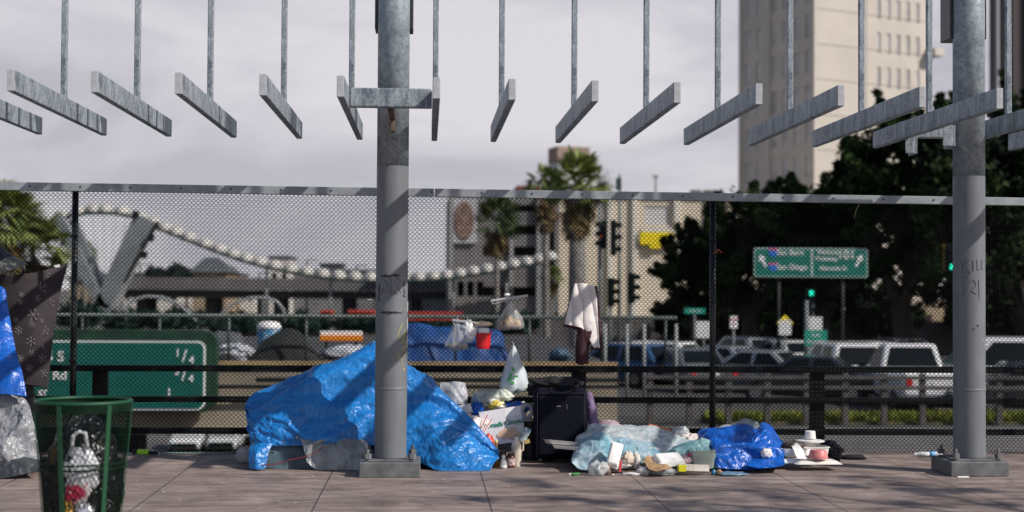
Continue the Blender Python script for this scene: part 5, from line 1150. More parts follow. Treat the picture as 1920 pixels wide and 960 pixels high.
for i, (a, c) in enumerate(zip(dense[:-1], dense[1:])):
    if a[0] < 60: continue
    m_ = P((a[0] + c[0]) / 2, (a[1] + c[1]) / 2 + 1, yC); r = .62; b = MB()
    b.lathe(m_, [(r, -.03), (r * 1.0, .18), (r * .93, .40), (r * .75, .58), (r * .4, .70), (.02, .74)], 14, sy=1.6); b.build('dome', DOME, cw, smooth=True)
for k in range(0, len(dense), 4):
    x_, y_ = dense[k]; q = P(x_, y_, yC)
    if 100 < x_ < 440 or x_ < 60: continue
    b = MB(); b.tube([(q.x, yC, ZF), (q.x, yC, q.z)], .10, 8); b.build('post', STL, cw, smooth=True)
# cable fan of the pylon: pale mesh net
b = MB()
for k in range(5): b.tube([P(150 + k * 22, 402 + k, yY), P(190 + k * 4, 565, yY)], .02, 4)
b.build('cable', STL, py_)
b = MB(); b.tube([P(212, 547, 112), P(250, 600, 112)], .05, 5)
# arched shelters near the far side
for (lab, pts) in (('left grey arched pipe frame beyond the far bridge', ((236, 600), (238, 575), (250, 562), (275, 556), (305, 558), (335, 570), (358, 590), (368, 602))), ('right grey arched pipe frame beyond the far bridge', ((404, 602), (420, 583), (442, 567), (470, 558), (500, 558), (520, 566), (532, 582), (534, 602)))):
    t = thing('arched_frame', lab, 'frame', (X(pts[0][0], 60), 60, 0), 'arched pipe frames beyond the far bridge')
    for dy in (0, 2.4):
        b = MB(); b.tube([P(x_, y_, 60 + dy) for x_, y_ in pts], .07, 6); b.build('hoop', mat('grey_pipe', (.26, .28, .29), .5), t, smooth=True)
    b = MB(); m0 = pts[3]; b.tube([P(*m0, 60), P(*m0, 62.4)], .05, 6); b.build('tie_bar', MATS['grey_pipe'], t)
    t.location.z -= 0
# containers
def container(px0, px1, py0, py1, Y, m_, label):
    a = P(px0, py1, Y); c = P(px1, py0, Y); t = thing('container', label, 'container', (a.x, Y, a.z)); w_ = c.x - a.x; h_ = c.z - a.z
    b = MB(); vs_ = []; n_ = 24
    poly = [Vector((a.x + w_ * k / n_, Y + (.06 if k % 2 else 0), a.z)) for k in range(n_ + 1)] + [Vector((c.x, Y + 2.4, a.z)), Vector((a.x, Y + 2.4, a.z))]
    b.prism(poly, (0, 0, h_)); b.build('body', m_, t)
    b = MB(); b.box((a.x + w_ / 2, Y - .03, a.z + h_ - .06), (w_, .12, .12)); b.box((a.x + w_ / 2, Y - .03, a.z + .06), (w_, .12, .12)); b.build('frame_rail', m_, t)
RC = mat('container_red', (.46, .05, .035), .55, nscale=1, namt=.2)
container(600, 622, 582, 596, 100, RC, 'short red container left of the pole under the viaduct')
container(652, 702, 582, 596, 100, RC, 'long red container touching the central pole from the left')
container(764, 868, 586, 600, 100, RC, 'long red container right of the central pole')
# barriers, tents etc. on the far bridge
t = thing('road_barrier', 'orange and white striped road barrier on the far bridge', 'barrier', P(640, 645, 36)); 
b = MB(); b.box(P(640, 634, 36), (1.06, .12, .14)); b.build('orange_board', mat('safety_orange', (.75, .22, .01), .5), t, bevel=.01)
b = MB(); b.box(P(640, 625, 36.05), (1.06, .1, .12)); b.build('white_board', WHITE, t, bevel=.01)
for px in (612, 668): b = MB(); b.tube([P(px, 622, 36.1), Vector((P(px, 622, 36.1).x, 36.1, 0))], .03, 6); b.build('leg', DARKST, t)
t = thing('barrel', 'blue barrel with white domed lid behind the black tent', 'barrel', (X(505, 33.2), 33.2, 0)); q = Vector((X(505, 33.2), 33.2, 0)); zt_ = Z(604, 33.2)
b = MB(); b.lathe(q, [(.25, 0), (.27, .02), (.27, zt_ - .2), (.27, zt_ - .18)], 24); smooth_by_angle(b.build('body', mat('barrel_blue', (.05, .26, .52), .4, nscale=8, col2=(.35, .45, .52), lo=.45, hi=.6), t))
b = MB(); b.lathe(q, [(.285, zt_ - .178), (.285, zt_ - .14), (.25, zt_ - .05), (.15, zt_ - .01), (.02, zt_)], 24); b.build('lid', WHITE, t, smooth=True)
heap('black_tent', mat('tent_black', (.012, .014, .013), .8, nscale=3, namt=.3), [(462, 680), (480, 655), (505, 632), (535, 618), (560, 622), (580, 645), (604, 680)], [(458, 682), (480, 682), (505, 682), (535, 682), (560, 682), (584, 682), (608, 682)], 31.5, 32.3, 33.0, amp=.03, s1=2, s2=3, seed=131, nu=60, nv=40, label='low black tent on the far bridge edge left of the pole', cat='tent')
heap('blue_tent', mat('tent_blue', (.006, .05, .19), .6, nscale=3, namt=.3), [(742, 680), (748, 620), (780, 612), (830, 612), (880, 613), (925, 618), (944, 640), (950, 680)], [(740, 682), (750, 682), (780, 682), (830, 682), (880, 682), (925, 682), (946, 682), (952, 682)], 31.5, 32.3, 33.4, amp=.06, s1=2, s2=3, seed=132, nu=90, nv=50, fold=.6, fdir=(1, 0, .2), fs=3.5, label='long dark blue tarp tent on the far bridge edge right of the pole', cat='tent')
lump('white_bundle', mat('bundle_white', (.42, .44, .48), .7, nscale=4, namt=.2), Vector((X(440, 31.9), 31.9, 0)), (.9, .5, .42), 140, .35, 4, 26, label='grey white bundle left of the black tent on the far bridge', cat='bundle')
lump('white_bundle', MATS['bundle_white'], Vector((X(660, 32.5), 32.5, 0)), (1.3, .6, .36), 141, .35, 4, 26, label='grey white bundle under the orange barrier on the far bridge', cat='bundle')
lump('dark_bundle', CM[3], Vector((X(420, 33), 33, 0)), (1.0, .5, .7), 142, .35, 4, 26, label='dark bundle behind the grey white one left of the black tent', cat='bundle')
lump('blue_bundle', mat('bundle_blue', (.05, .10, .16), .7), Vector((X(1050, 32), 32, 0)), (.5, .5, .32), 143, .35, 4, 22, label='small blue grey bundle near the bridge end below the jacket', cat='bundle')

# green guide sign mounted on the far bridge
yG = 30.2; gs = thing('guide_sign', 'large green highway guide sign with fractions hung on the far bridge face', 'highway sign', (X(200, yG), yG, Z(770, yG)))
def rrect(x0, z0, x1, z1, r, Y, n_=6):
    out = []
    for (cx_, cz_, a0) in ((x1 - r, z1 - r, 0), (x0 + r, z1 - r, 90), (x0 + r, z0 + r, 180), (x1 - r, z0 + r, 270)):
        for k in range(n_): a = R(a0 + 90 * k / (n_ - 1)); out.append(Vector((cx_ + r * math.cos(a), Y, cz_ + r * math.sin(a))))
    return out
gx0, gx1 = X(-70, yG), X(386, yG); gz0, gz1 = Z(770, yG), Z(642, yG)
b = MB(); b.prism(rrect(gx0 - .2, gz0 - .05, X(406, yG), Z(622, yG), .3, yG + .1), (0, .35, 0)); b.build('back_frame', SIGNF, gs)
b = MB(); b.prism(rrect(gx0, gz0, gx1, gz1, .16, yG), (0, .08, 0)); b.build('border', SIGNW, gs)
b = MB(); b.prism(rrect(gx0 + .035, gz0 + .035, gx1 - .035, gz1 - .035, .13, yG - .012), (0, .01, 0)); b.build('panel', SIGNG, gs)
b = MB(); b.tube([P(-60, 620, yG + .2), P(390, 621, yG + .2)], .03, 6); b.build('top_pipe', MATS['grey_pipe'], gs)
def stext(s_, px, py, h): text_part(s_, h, face_M(P(px, py, yG - .03)), SIGNW, gs, depth=.004, bold=.006)
stext('5 S', 103, 669, .30); stext('Rd', 112, 704, .27); stext('ST', 80, 738, .17)
stext('1', 333, 662, .22); stext('/', 346, 668, .36); stext('4', 359, 675, .22); stext('3', 332, 697, .22); stext('/', 345, 703, .36); stext('4', 358, 710, .22); stext('1', 317, 736, .24)

# ------------------------------------------------------------------ trees
def leafcloud(name, m, parent, clumps, n, size, seed, squash=.6):
    """many small leaf faces scattered in clumps (centre, radius)"""
    rg = np.random.default_rng(seed); V = []
    per = max(1, n // len(clumps)); off = np.array(origin(parent))
    for (c, r) in clumps:
        d = rg.normal(size=(per, 3)); d /= np.linalg.norm(d, axis=1)[:, None]; rad_ = r * np.abs(rg.normal(size=per)) * .62
        p = np.array(c)[None] + d * rad_[:, None] * np.array([1, 1, squash])
        a = rg.normal(size=(per, 3)); a /= np.linalg.norm(a, axis=1)[:, None]; q = rg.normal(size=(per, 3)); bq = np.cross(a, q); bq /= np.linalg.norm(bq, axis=1)[:, None]
        s = size * (.6 + .8 * rg.random(per))[:, None]
        V.append(np.stack([p - a * s, p - bq * s * .45, p + a * s, p + bq * s * .45], 1))
    V = np.concatenate(V).reshape(-1, 3) - off; nf_ = len(V) // 4
    me = bpy.data.meshes.new(name); me.vertices.add(len(V)); me.vertices.foreach_set('co', V.ravel()); me.loops.add(nf_ * 4); me.loops.foreach_set('vertex_index', np.arange(nf_ * 4, dtype=np.int32))
    me.polygons.add(nf_); me.polygons.foreach_set('loop_start', np.arange(0, nf_ * 4, 4, dtype=np.int32)); me.update(calc_edges=True); me.materials.append(m)
    o = bpy.data.objects.new(name, me); COL.objects.link(o); o.parent = parent; return o
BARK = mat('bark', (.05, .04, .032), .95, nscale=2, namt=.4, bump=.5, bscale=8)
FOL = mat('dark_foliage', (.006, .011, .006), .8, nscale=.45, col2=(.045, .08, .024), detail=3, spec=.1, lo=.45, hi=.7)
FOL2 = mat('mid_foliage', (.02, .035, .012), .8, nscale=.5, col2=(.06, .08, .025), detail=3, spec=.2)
def tree(label, px, Y, pytop, pxw, pybot, seed, n=16000, m_=FOL, base=ZS, size=.17, group=None, trunk=.3, lean=0):
    x = X(px, Y); zt_ = Z(pytop, Y); zb_ = Z(pybot, Y); Rw = pxw * Y / 2666.67; rg = random.Random(seed)
    t = thing('leafy_tree', label, 'tree', (x, Y, base), group)
    cz = (zt_ + zb_) / 2; hz = (zt_ - zb_) / 2; clumps = []
    for k in range(110):
        th = rg.random() * math.tau; u = rg.uniform(-1, 1); rr_ = (rg.random() ** .4) * .92; w_ = math.sqrt(1 - u * u)
        cr_ = Rw * rg.uniform(.13, .27)
        clumps.append(((x + lean * u * hz * .3 + math.cos(th) * w_ * rr_ * (Rw - cr_ * .6), Y + math.sin(th) * w_ * rr_ * (Rw - cr_ * .6) * .8, cz + u * rr_ * (hz - cr_ * .4)), cr_))
    for k in range(46):                                 # sprays that break the outline, thinning outwards
        th = rg.random() * math.tau; u = rg.uniform(-.6, 1); w_ = math.sqrt(1 - u * u); sp = rg.uniform(.10, .26) * Rw; tl = rg.uniform(-.5, .5)
        for q_ in range(5):
            f_ = .86 + q_ / 5 * sp / Rw * 1.3
            clumps.append(((x + math.cos(th) * w_ * Rw * f_ + tl * q_ * .12, Y + math.sin(th) * w_ * Rw * f_ * .8, cz + u * hz * f_ + q_ * sp * .14), Rw * .10 * (1 - q_ * .15)))
    leafcloud('crown', m_, t, clumps, n, size, seed, .8)
    b = MB(); top_ = Vector((x + lean * .3, Y, zb_ + .4)); b.tube([(x, Y, base), (x + lean * .1, Y, base + (zb_ - base) * .5), top_], [trunk * 1.25, trunk, trunk * .8], 10)
    for k in range(6):
        a = k / 6 * math.tau + rg.random(); d = Vector((math.cos(a) * Rw * .6, math.sin(a) * Rw * .5, hz * rg.uniform(.4, 1.0))); b.tube([top_ - Vector((0, 0, .2)), top_ + d * .45 + Vector((0, 0, .1)), top_ + d], [trunk * .6, trunk * .35, trunk * .12], 7)
    b.build('trunk', BARK, t, smooth=True)
GT = 'dark street trees on the right'
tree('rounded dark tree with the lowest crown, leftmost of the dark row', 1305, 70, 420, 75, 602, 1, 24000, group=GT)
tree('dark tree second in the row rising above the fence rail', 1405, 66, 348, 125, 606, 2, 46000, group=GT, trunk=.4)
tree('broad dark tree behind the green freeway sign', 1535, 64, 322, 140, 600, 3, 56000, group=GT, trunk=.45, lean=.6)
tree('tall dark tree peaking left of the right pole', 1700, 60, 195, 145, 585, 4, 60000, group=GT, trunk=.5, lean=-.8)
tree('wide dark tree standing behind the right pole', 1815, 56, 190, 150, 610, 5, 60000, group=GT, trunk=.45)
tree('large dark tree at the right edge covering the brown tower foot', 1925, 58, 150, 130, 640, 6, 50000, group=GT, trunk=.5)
for i, (px, Y, pt, pw, pb) in enumerate(((330, 170, 500, 16, 530), (300, 172, 508, 12, 532), (285, 175, 505, 9, 530), (420, 172, 505, 20, 530), (350, 165, 510, 14, 532))):
    tree(f'{ORD[i]} small distant dark tree from the left behind the viaduct', px, Y, pt, pw, pb, 20 + i, 1500, mat('far_foliage', (.03, .05, .045), .9, nscale=.4, namt=.4), ZF, .25, 'small distant trees behind the viaduct', .15)
for i, (px, Y, pt, pw, pb) in enumerate(((150, 108, 575, 40, 625), (240, 109, 590, 45, 628), (330, 109, 588, 60, 628), (450, 109.5, 596, 60, 630), (560, 109, 592, 60, 630), (680, 108, 598, 50, 630), (820, 108, 600, 60, 630), (960, 108, 590, 60, 630), (1080, 108, 590, 50, 630))):
    tree(f'{ORD[i]} dark green hedge bush from the left along the trench behind the far bridge', px, Y, pt, pw, pb, 40 + i, 3000, mat('bush_green', (.015, .045, .032), .9, nscale=.3, namt=.5), ZF - .3, .22, 'hedge bushes along the trench', .12)

def frond(b, c, az, el, L, droop, seed, nleaf=12, w=.05):
    """fan leaf: stalk then a fan of pointed blades"""
    d = Vector((math.cos(az) * math.cos(el), math.sin(az) * math.cos(el), math.sin(el))); side = Vector((-math.sin(az), math.cos(az), 0)); up = side.cross(d); tw_ = random.Random(seed * 7 + int(az * 100)).uniform(-1.2, 1.2); side = side * math.cos(tw_) + up * math.sin(tw_)
    h = c + d * L * .5 + Vector((0, 0, -droop * .1)); b.tube([c, c + d * L * .28, h], .02, 3)
    for k in range(nleaf):
        a = (k / (nleaf - 1) - .5) * 2.5; dd = d * math.cos(a) + side * math.sin(a); l_ = L * .55 * (1 - .22 * abs(a) / 1.25)
        m0 = h + dd * l_ * .55; e = h + dd * l_ + Vector((0, 0, -droop * l_ * .5)); s2 = dd.cross(Vector((0, 0, 1))); s2 = (s2.normalized() if s2.length > .01 else side) * w * L * .75
        b.add([h, m0 + s2, e, m0 - s2], [(0, 1, 2, 3)])
PALMG = mat('palm_green', (.10, .15, .03), .6, nscale=2.5, col2=(.22, .25, .07), detail=3); PALMD = mat('palm_dead', (.11, .09, .035), .8, nscale=2.5, col2=(.24, .17, .08), detail=3); PALMT = mat('palm_trunk', (.19, .18, .17), .9, nscale=3, namt=.3, bump=.6, bscale=10)
def palm(label, px, Y, pyc, rpx, skirt, base, tr, seed, dense_=46, green=PALMG, group=None):
    c = P(px, pyc, Y); L = rpx * Y / 2666.67; rg = random.Random(seed); t = thing('fan_palm', label, 'palm tree', (c.x, Y, base), group)
    b = MB(); b.tube([(c.x, Y, base), (c.x + .05, Y, base + .5), (c.x, Y, (base + c.z) / 2), (c.x, Y, c.z)], [tr * 1.25, tr, tr * .92, tr * .8], 14); b.build('trunk', PALMT, t, smooth=True)
    b = MB()
    for k in range(dense_): frond(b, c + Vector((0, 0, rg.uniform(-.1, .25) * L * .3)), rg.random() * math.tau, rg.uniform(-.35, 1.35), L * rg.uniform(.8, 1.08), rg.uniform(.2, .7), k)
    b.build('crown', green, t, fixn=False)
    if skirt:
        b = MB()
        for k in range(int(dense_ * 1.6)):
            f = rg.random(); c2 = c - Vector((0, 0, f * skirt * Y / 2666.67)); frond(b, c2, rg.random() * math.tau, rg.uniform(-1.35, -.75), L * rg.uniform(.5, .8) * (1 - .25 * f), .3, k)
        b.build('dead_frond_skirt', PALMD, t, fixn=False)
palm('tall fan palm with thick pale trunk and shaggy dead skirt beside the jacket', 1083, 62, 350, 80, 70, ZS, .42, 1, 54, group='palms in the middle')
palm('second tall fan palm just left and behind the thick trunked one', 1024, 74, 352, 56, 60, ZF, .2, 2, 46, group='palms in the middle')
palm('shorter round crowned palm in front of the parking structure', 932, 100, 416, 60, 40, ZF, .2, 3, 56, mat('palm_dark_green', (.04, .08, .02), .7, nscale=2, col2=(.08, .11, .03)), 'palms in the middle')
palm('small low palm with yellowish fronds behind the hanging jacket', 1035, 98, 520, 28, 25, ZF, .15, 4, 50, group='palms in the middle')
palm('tall palm at the left edge cut by the frame', 0, 95, 420, 100, 50, ZF, .25, 5, 90, group='palms at the left')
palm('shaggy palm between left shelter and slanted pylon', 62, 98, 470, 85, 60, ZF, .25, 6, 80, group='palms at the left')
palm('small green palm seen through the pylon legs', 158, 125, 478, 30, 10, ZF, .15, 7, 40, group='palms at the left')

# ------------------------------------------------------------------ signals, signs, poles
POLEM = mat('signal_pole', (.15, .17, .18), .5, nscale=2, namt=.2)
def lamp_pole(label, px, Y, pytop, r=.08, arm=None, base=ZS):
    x = X(px, Y); t = thing('street_pole', label, 'pole', (x, Y, base)); b = MB(); b.tube([(x, Y, base), (x, Y, Z(pytop, Y))], [r * 1.2, r * .8], 8); b.build('shaft', POLEM, t, smooth=True); return t
lamp_pole('slim light grey pole right of the palm trunk', 1124, 60, 380, .09)
lamp_pole('dark slim street pole with bracket rising over the fence rail', 1161, 60, 325, .07)
b = MB(); b.box(P(1160, 345, 60), (.22, .2, .5)); b.build('fitting', GREEN_D, bpy.data.objects['street_pole.001'])
SIGB = mat('signal_black', (.005, .011, .010), .7, spec=.15); 
def signal(label, px, py, Y, ang, lit=None, h=.95, post=True, base=ZS, hood=True, n_=3):
    c = P(px, py, Y); t = thing('traffic_light', label, 'traffic light', (c.x, Y, base if post else c.z - h / 2), None); M_ = Matrix.Translation(c) @ Matrix.Rotation(ang, 4, 'Z')
    def tf(b0, b, pr): b.add([M_ @ v for v in b0.v], b0.f)
    b = MB(); b.box(c, (.32, .2, h), rz=ang); b.build('housing', SIGB, t, bevel=.03)
    for k in range(n_):
        z = h * (.5 - (k + .5) / n_); q = M_ @ Vector((0, -.12, z)); b = MB()
        b.lathe(q, [(.10, 0), (.10, .02), (.03, .03)], 16, M=Matrix.Rotation(ang, 3, 'Z') @ Matrix.Rotation(R(90), 3, 'X'))
        on = lit is not None and lit[0] == k
        b.build('lens', lit[1] if on else mat('lens_off', (.03, .035, .03), .3), t, smooth=True)
        b = MB(); vs_ = []
        for j in range(9):
            a = math.pi * (-.15 + 1.3 * j / 8)
            for d_ in (-.10, -.34): vs_.append(M_ @ Vector((.135 * math.cos(a), d_, z + .135 * math.sin(a))))
        b.add(vs_, [(2 * j, 2 * j + 1, 2 * j + 3, 2 * j + 2) for j in range(8)]); b.build('visor', SIGB, t, solid=.01)
    if post: b = MB(); b.tube([(c.x, Y + .2, base), (c.x, Y + .2, c.z + h / 2)], .06, 8); b.build('post', POLEM, t, smooth=True)
    return t
GREENL = mat('lamp_green', (.0, .5, .35), .4, emit=(.02, 1, .62), estr=1.3); REDL = mat('lamp_red_orange', (.8, .1, .02), .4, emit=(1, .12, .02), estr=1.0)
signal('traffic light on the slim pole with glowing orange red lamp facing left', 1131, 440, 60, R(-60), (1, REDL), 1.2, False)
signal('upper traffic light seen from behind, right of the orange one', 1150, 446, 59.5, R(70), None, 1.5, False)
signal('low traffic light pair member left, above the street', 1146, 548, 59, R(60), None, 1.2, True)
signal('low traffic light right of the street pole facing right', 1184, 540, 58, R(55), None, 1.25, True)
signal('traffic light showing green below the freeway sign', 1519, 566, 50, R(0), (0, GREENL), .95, True)
signal('yellow backed traffic light showing green beside the right pole', 1781, 483, 48, R(0), (2, GREENL), .95, False)
b = MB(); b.prism(rrect(P(1770, 508, 48.1).x, P(1770, 508, 48.1).z, P(1793, 508, 48.1).x, P(1770, 458, 48.1).z, .05, 48.15), (0, .03, 0)); b.build('back_plate', mat('plate_yellow', (.35, .22, .03), .5), bpy.data.objects['traffic_light.005'])
# freeway sign
yF = 55; fs_ = thing('freeway_sign', 'wide green freeway entrance sign with two arrows and shields in front of the trees', 'highway sign', (X(1520, yF), yF, Z(516, yF)))
sx0, sx1, sz0, sz1 = X(1414, yF), X(1627, yF), Z(516, yF), Z(461, yF)
b = MB(); b.prism(rrect(sx0, sz0, sx1, sz1, .08, yF), (0, .06, 0)); b.build('border', mat('sign_edge', (.35, .48, .44), .5), fs_)
b = MB(); b.prism(rrect(sx0 + .05, sz0 + .05, sx1 - .05, sz1 - .05, .06, yF - .012), (0, .01, 0)); b.build('panel', mat('freeway_green', (.004, .15, .115), .4, nscale=2, namt=.1), fs_)
b = MB(); b.box((X(1522, yF), yF - .02, (sz0 + sz1) / 2), (.05, .01, sz1 - sz0 - .1)); b.build('divider', SIGNW, fs_)
def ft(s_, px, py, h, al_='CENTER'): text_part(s_, h, face_M(P(px, py, yF - .03)), SIGNW, fs_, depth=.004, bold=.004, align=al_)
ft('San Bern', 1482, 474, .30); ft('San Diego', 1485, 501, .30); ft('Ventura', 1552, 473, .26); ft('Freeway', 1550, 485, .26); ft('101', 1587, 479, .48); ft('Alameda St', 1562, 503, .24)
for (px, py) in ((1450, 473), (1450, 500)):
    b = MB(); q = P(px, py, yF - .03); r = .20
    b.prism([q + Vector((x_ * r, 0, z_ * r)) for x_, z_ in ((-1, .4), (-.75, .95), (0, .8), (.75, .95), (1, .4), (.8, -.4), (0, -1), (-.8, -.4))], (0, .01, 0)); o = b.build('shield', mat('shield_blue', (.02, .16, .55), .5), fs_)
    b = MB(); b.prism([q + Vector((x_ * r, -.006, z_ * r)) for x_, z_ in ((-.93, .4), (-.75, .85), (0, .72), (.75, .85), (.93, .4))], (0, .004, 0)); b.build('shield_band', mat('shield_red', (.6, .12, .12), .5), o)
for (px, py, s_) in ((1430, 488, 1), (1611, 488, -1)):
    b = MB(); q = P(px, py, yF - .03); a = R(28) * s_
    b.prism([q + Matrix.Rotation(-a, 3, 'Y') @ Vector((x_, 0, z_)) for x_, z_ in ((-.05, -.28), (.05, -.28), (.05, .02), (.16, .02), (0, .26), (-.16, .02), (-.05, .02))], (0, .01, 0)); b.build('arrow', SIGNW, fs_)
for px in (1460, 1580): b = MB(); b.tube([(X(px, yF + .2), yF + .2, ZS), (X(px, yF + .2), yF + .2, sz1)], .06, 8); b.build('post', mat('post_dark', (.02, .024, .024), .6), fs_, smooth=True)
# smaller signs
def sign(label, px, py, Y, w_, h_, m_, dia=False, post=True, txt=None, cat='sign', name='street_sign', tcol=None):
    c = P(px, py, Y); t = thing(name, label, cat, (c.x, Y, ZS)); b = MB()
    if dia: b.prism([c + Vector((x_, 0, z_)) for x_, z_ in ((-w_ / 2, 0), (0, -w_ / 2), (w_ / 2, 0), (0, w_ / 2))], (0, .02, 0))
    else: b.prism(rrect(c.x - w_ / 2, c.z - h_ / 2, c.x + w_ / 2, c.z + h_ / 2, min(w_, h_) * .12, Y), (0, .02, 0))
    b.build('plate', m_, t)
    if txt:
        for i_, s_ in enumerate(txt): text_part(s_, h_ / (len(txt) + .6), face_M(c + Vector((0, -.012, h_ * (.5 - (i_ + .5) / len(txt)) * .85))), tcol or SIGNW, t, depth=.002)
    if post: b = MB(); b.tube([(c.x, Y + .06, ZS), (c.x, Y + .06, c.z + (w_ if dia else h_) / 2)], .04, 8); b.build('post', POLEM, t, smooth=True)
    return t
TEAL = mat('sign_teal', (.01, .26, .19), .45)
sign('small green two line sign on the pole under the green signal', 1530, 634, 49, .80, .56, TEAL, txt=['Los', 'Angeles'])
b = MB(); b.box(P(1529, 608, 49.1), (.46, .1, .52)); b.box(P(1531, 662, 49.1), (.48, .1, .38)); b.build('utility_box', mat('box_white', (.62, .62, .62), .5), label='white utility cabinets on the pole behind the small green sign', cat='utility box')
sign('red and white parking notice on a thin post', 1376, 604, 50, .27, .44, SIGNW, txt=['NO', 'P'], tcol=MATS['red_ink'])
t = sign('yellow diamond warning sign with white panel in front', 1472, 606, 49, .58, .58, YS, True)
b = MB(); b.prism(rrect(P(1472, 614, 48.9).x - .22, P(1472, 614, 48.9).z - .26, P(1472, 614, 48.9).x + .22, P(1472, 614, 48.9).z + .26, .05, 48.9), (0, .02, 0)); b.build('white_panel', MATS['box_white'], t)
sign('small teal street name sign in the shade of the first dark tree', 1303, 583, 54, .8, .22, TEAL, post=True, txt=['Aliso St'])
sign('plain white notice board left of the tall fence post', 1320, 618, 52, .58, .62, MATS['box_white'])
for i, (px, Y) in enumerate(((1268, 42), (1176, 44), (1208, 44), (1135, 44))):
    b = MB(); x = X(px, Y); b.tube([(x, Y, ZS), (x, Y, Z(606, Y))], .05, 8); b.build('bollard_post', mat('post_pale', (.28, .30, .30), .5), label=f'{["pale post right of the distant cars", "pale post in front of the blue car", "pale post left of the white hatchback", "pale post at the end of the far bridge"][i]}', cat='post', smooth=True)
lamp_pole('pale double pole behind the small green sign', 1512, 49.6, 560, .09); lamp_pole('thin pale pole right beside the double pole', 1524, 49.8, 560, .05)
# wall and house seen beneath the crowns
t = thing('tan_house', 'tan wall and gable glimpsed between the dark trunks', 'building', (X(1730, 80), 80, ZS)); b = MB(); xg = X(1740, 80)
b.prism([(xg - 2.4, 80, ZS), (xg + 2.6, 80, ZS), (xg + 2.6, 80, Z(588, 80)), (xg + .9, 80, Z(556, 80)), (xg - 2.4, 80, Z(590, 80))], (0, 5, 0)); b.build('wall', mat('tan_wall', (.42, .33, .23), .85, nscale=.5, namt=.1), t)
b = MB(); b.box((X(1589, 79), 79, Z(630, 79)), (.75, .6, 2.7)); b.build('gate_pier', MATS['tan_wall'], t); b = MB(); b.box((X(1785, 79), 79, Z(600, 79)), (.7, .6, 3.0)); b.build('gate_pier', MATS['tan_wall'], t)
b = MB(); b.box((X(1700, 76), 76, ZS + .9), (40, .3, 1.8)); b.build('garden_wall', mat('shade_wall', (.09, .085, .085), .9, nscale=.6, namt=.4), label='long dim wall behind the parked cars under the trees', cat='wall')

# guard rail with posts before the street on the right
gr = thing('street_guardrail', 'grey steel guard rail with many short posts in front of the parked cars', 'guard rail', (X(1650, 34.9), 34.9, ZS)); GRM = mat('guardrail_grey', (.07, .065, .063), .7, nscale=3, namt=.3)
xa, xb = X(1205, 34.9), X(2000, 34.9)
for py in (708, 727, 752):
    b = MB(); z = Z(py, 34.9, 1650); b.box(((xa + xb) / 2, 34.86, z), (xb - xa, .05, .09)); b.build('rail', GRM, gr, bevel=.01)
x = xa + .2
while x < xb:
    b = MB(); b.box((x, 34.95, (ZS + Z(700, 34.9, 1650)) / 2), (.15, .12, Z(700, 34.9, 1650) - ZS)); b.build('post', GRM, gr, bevel=.01); x += .98

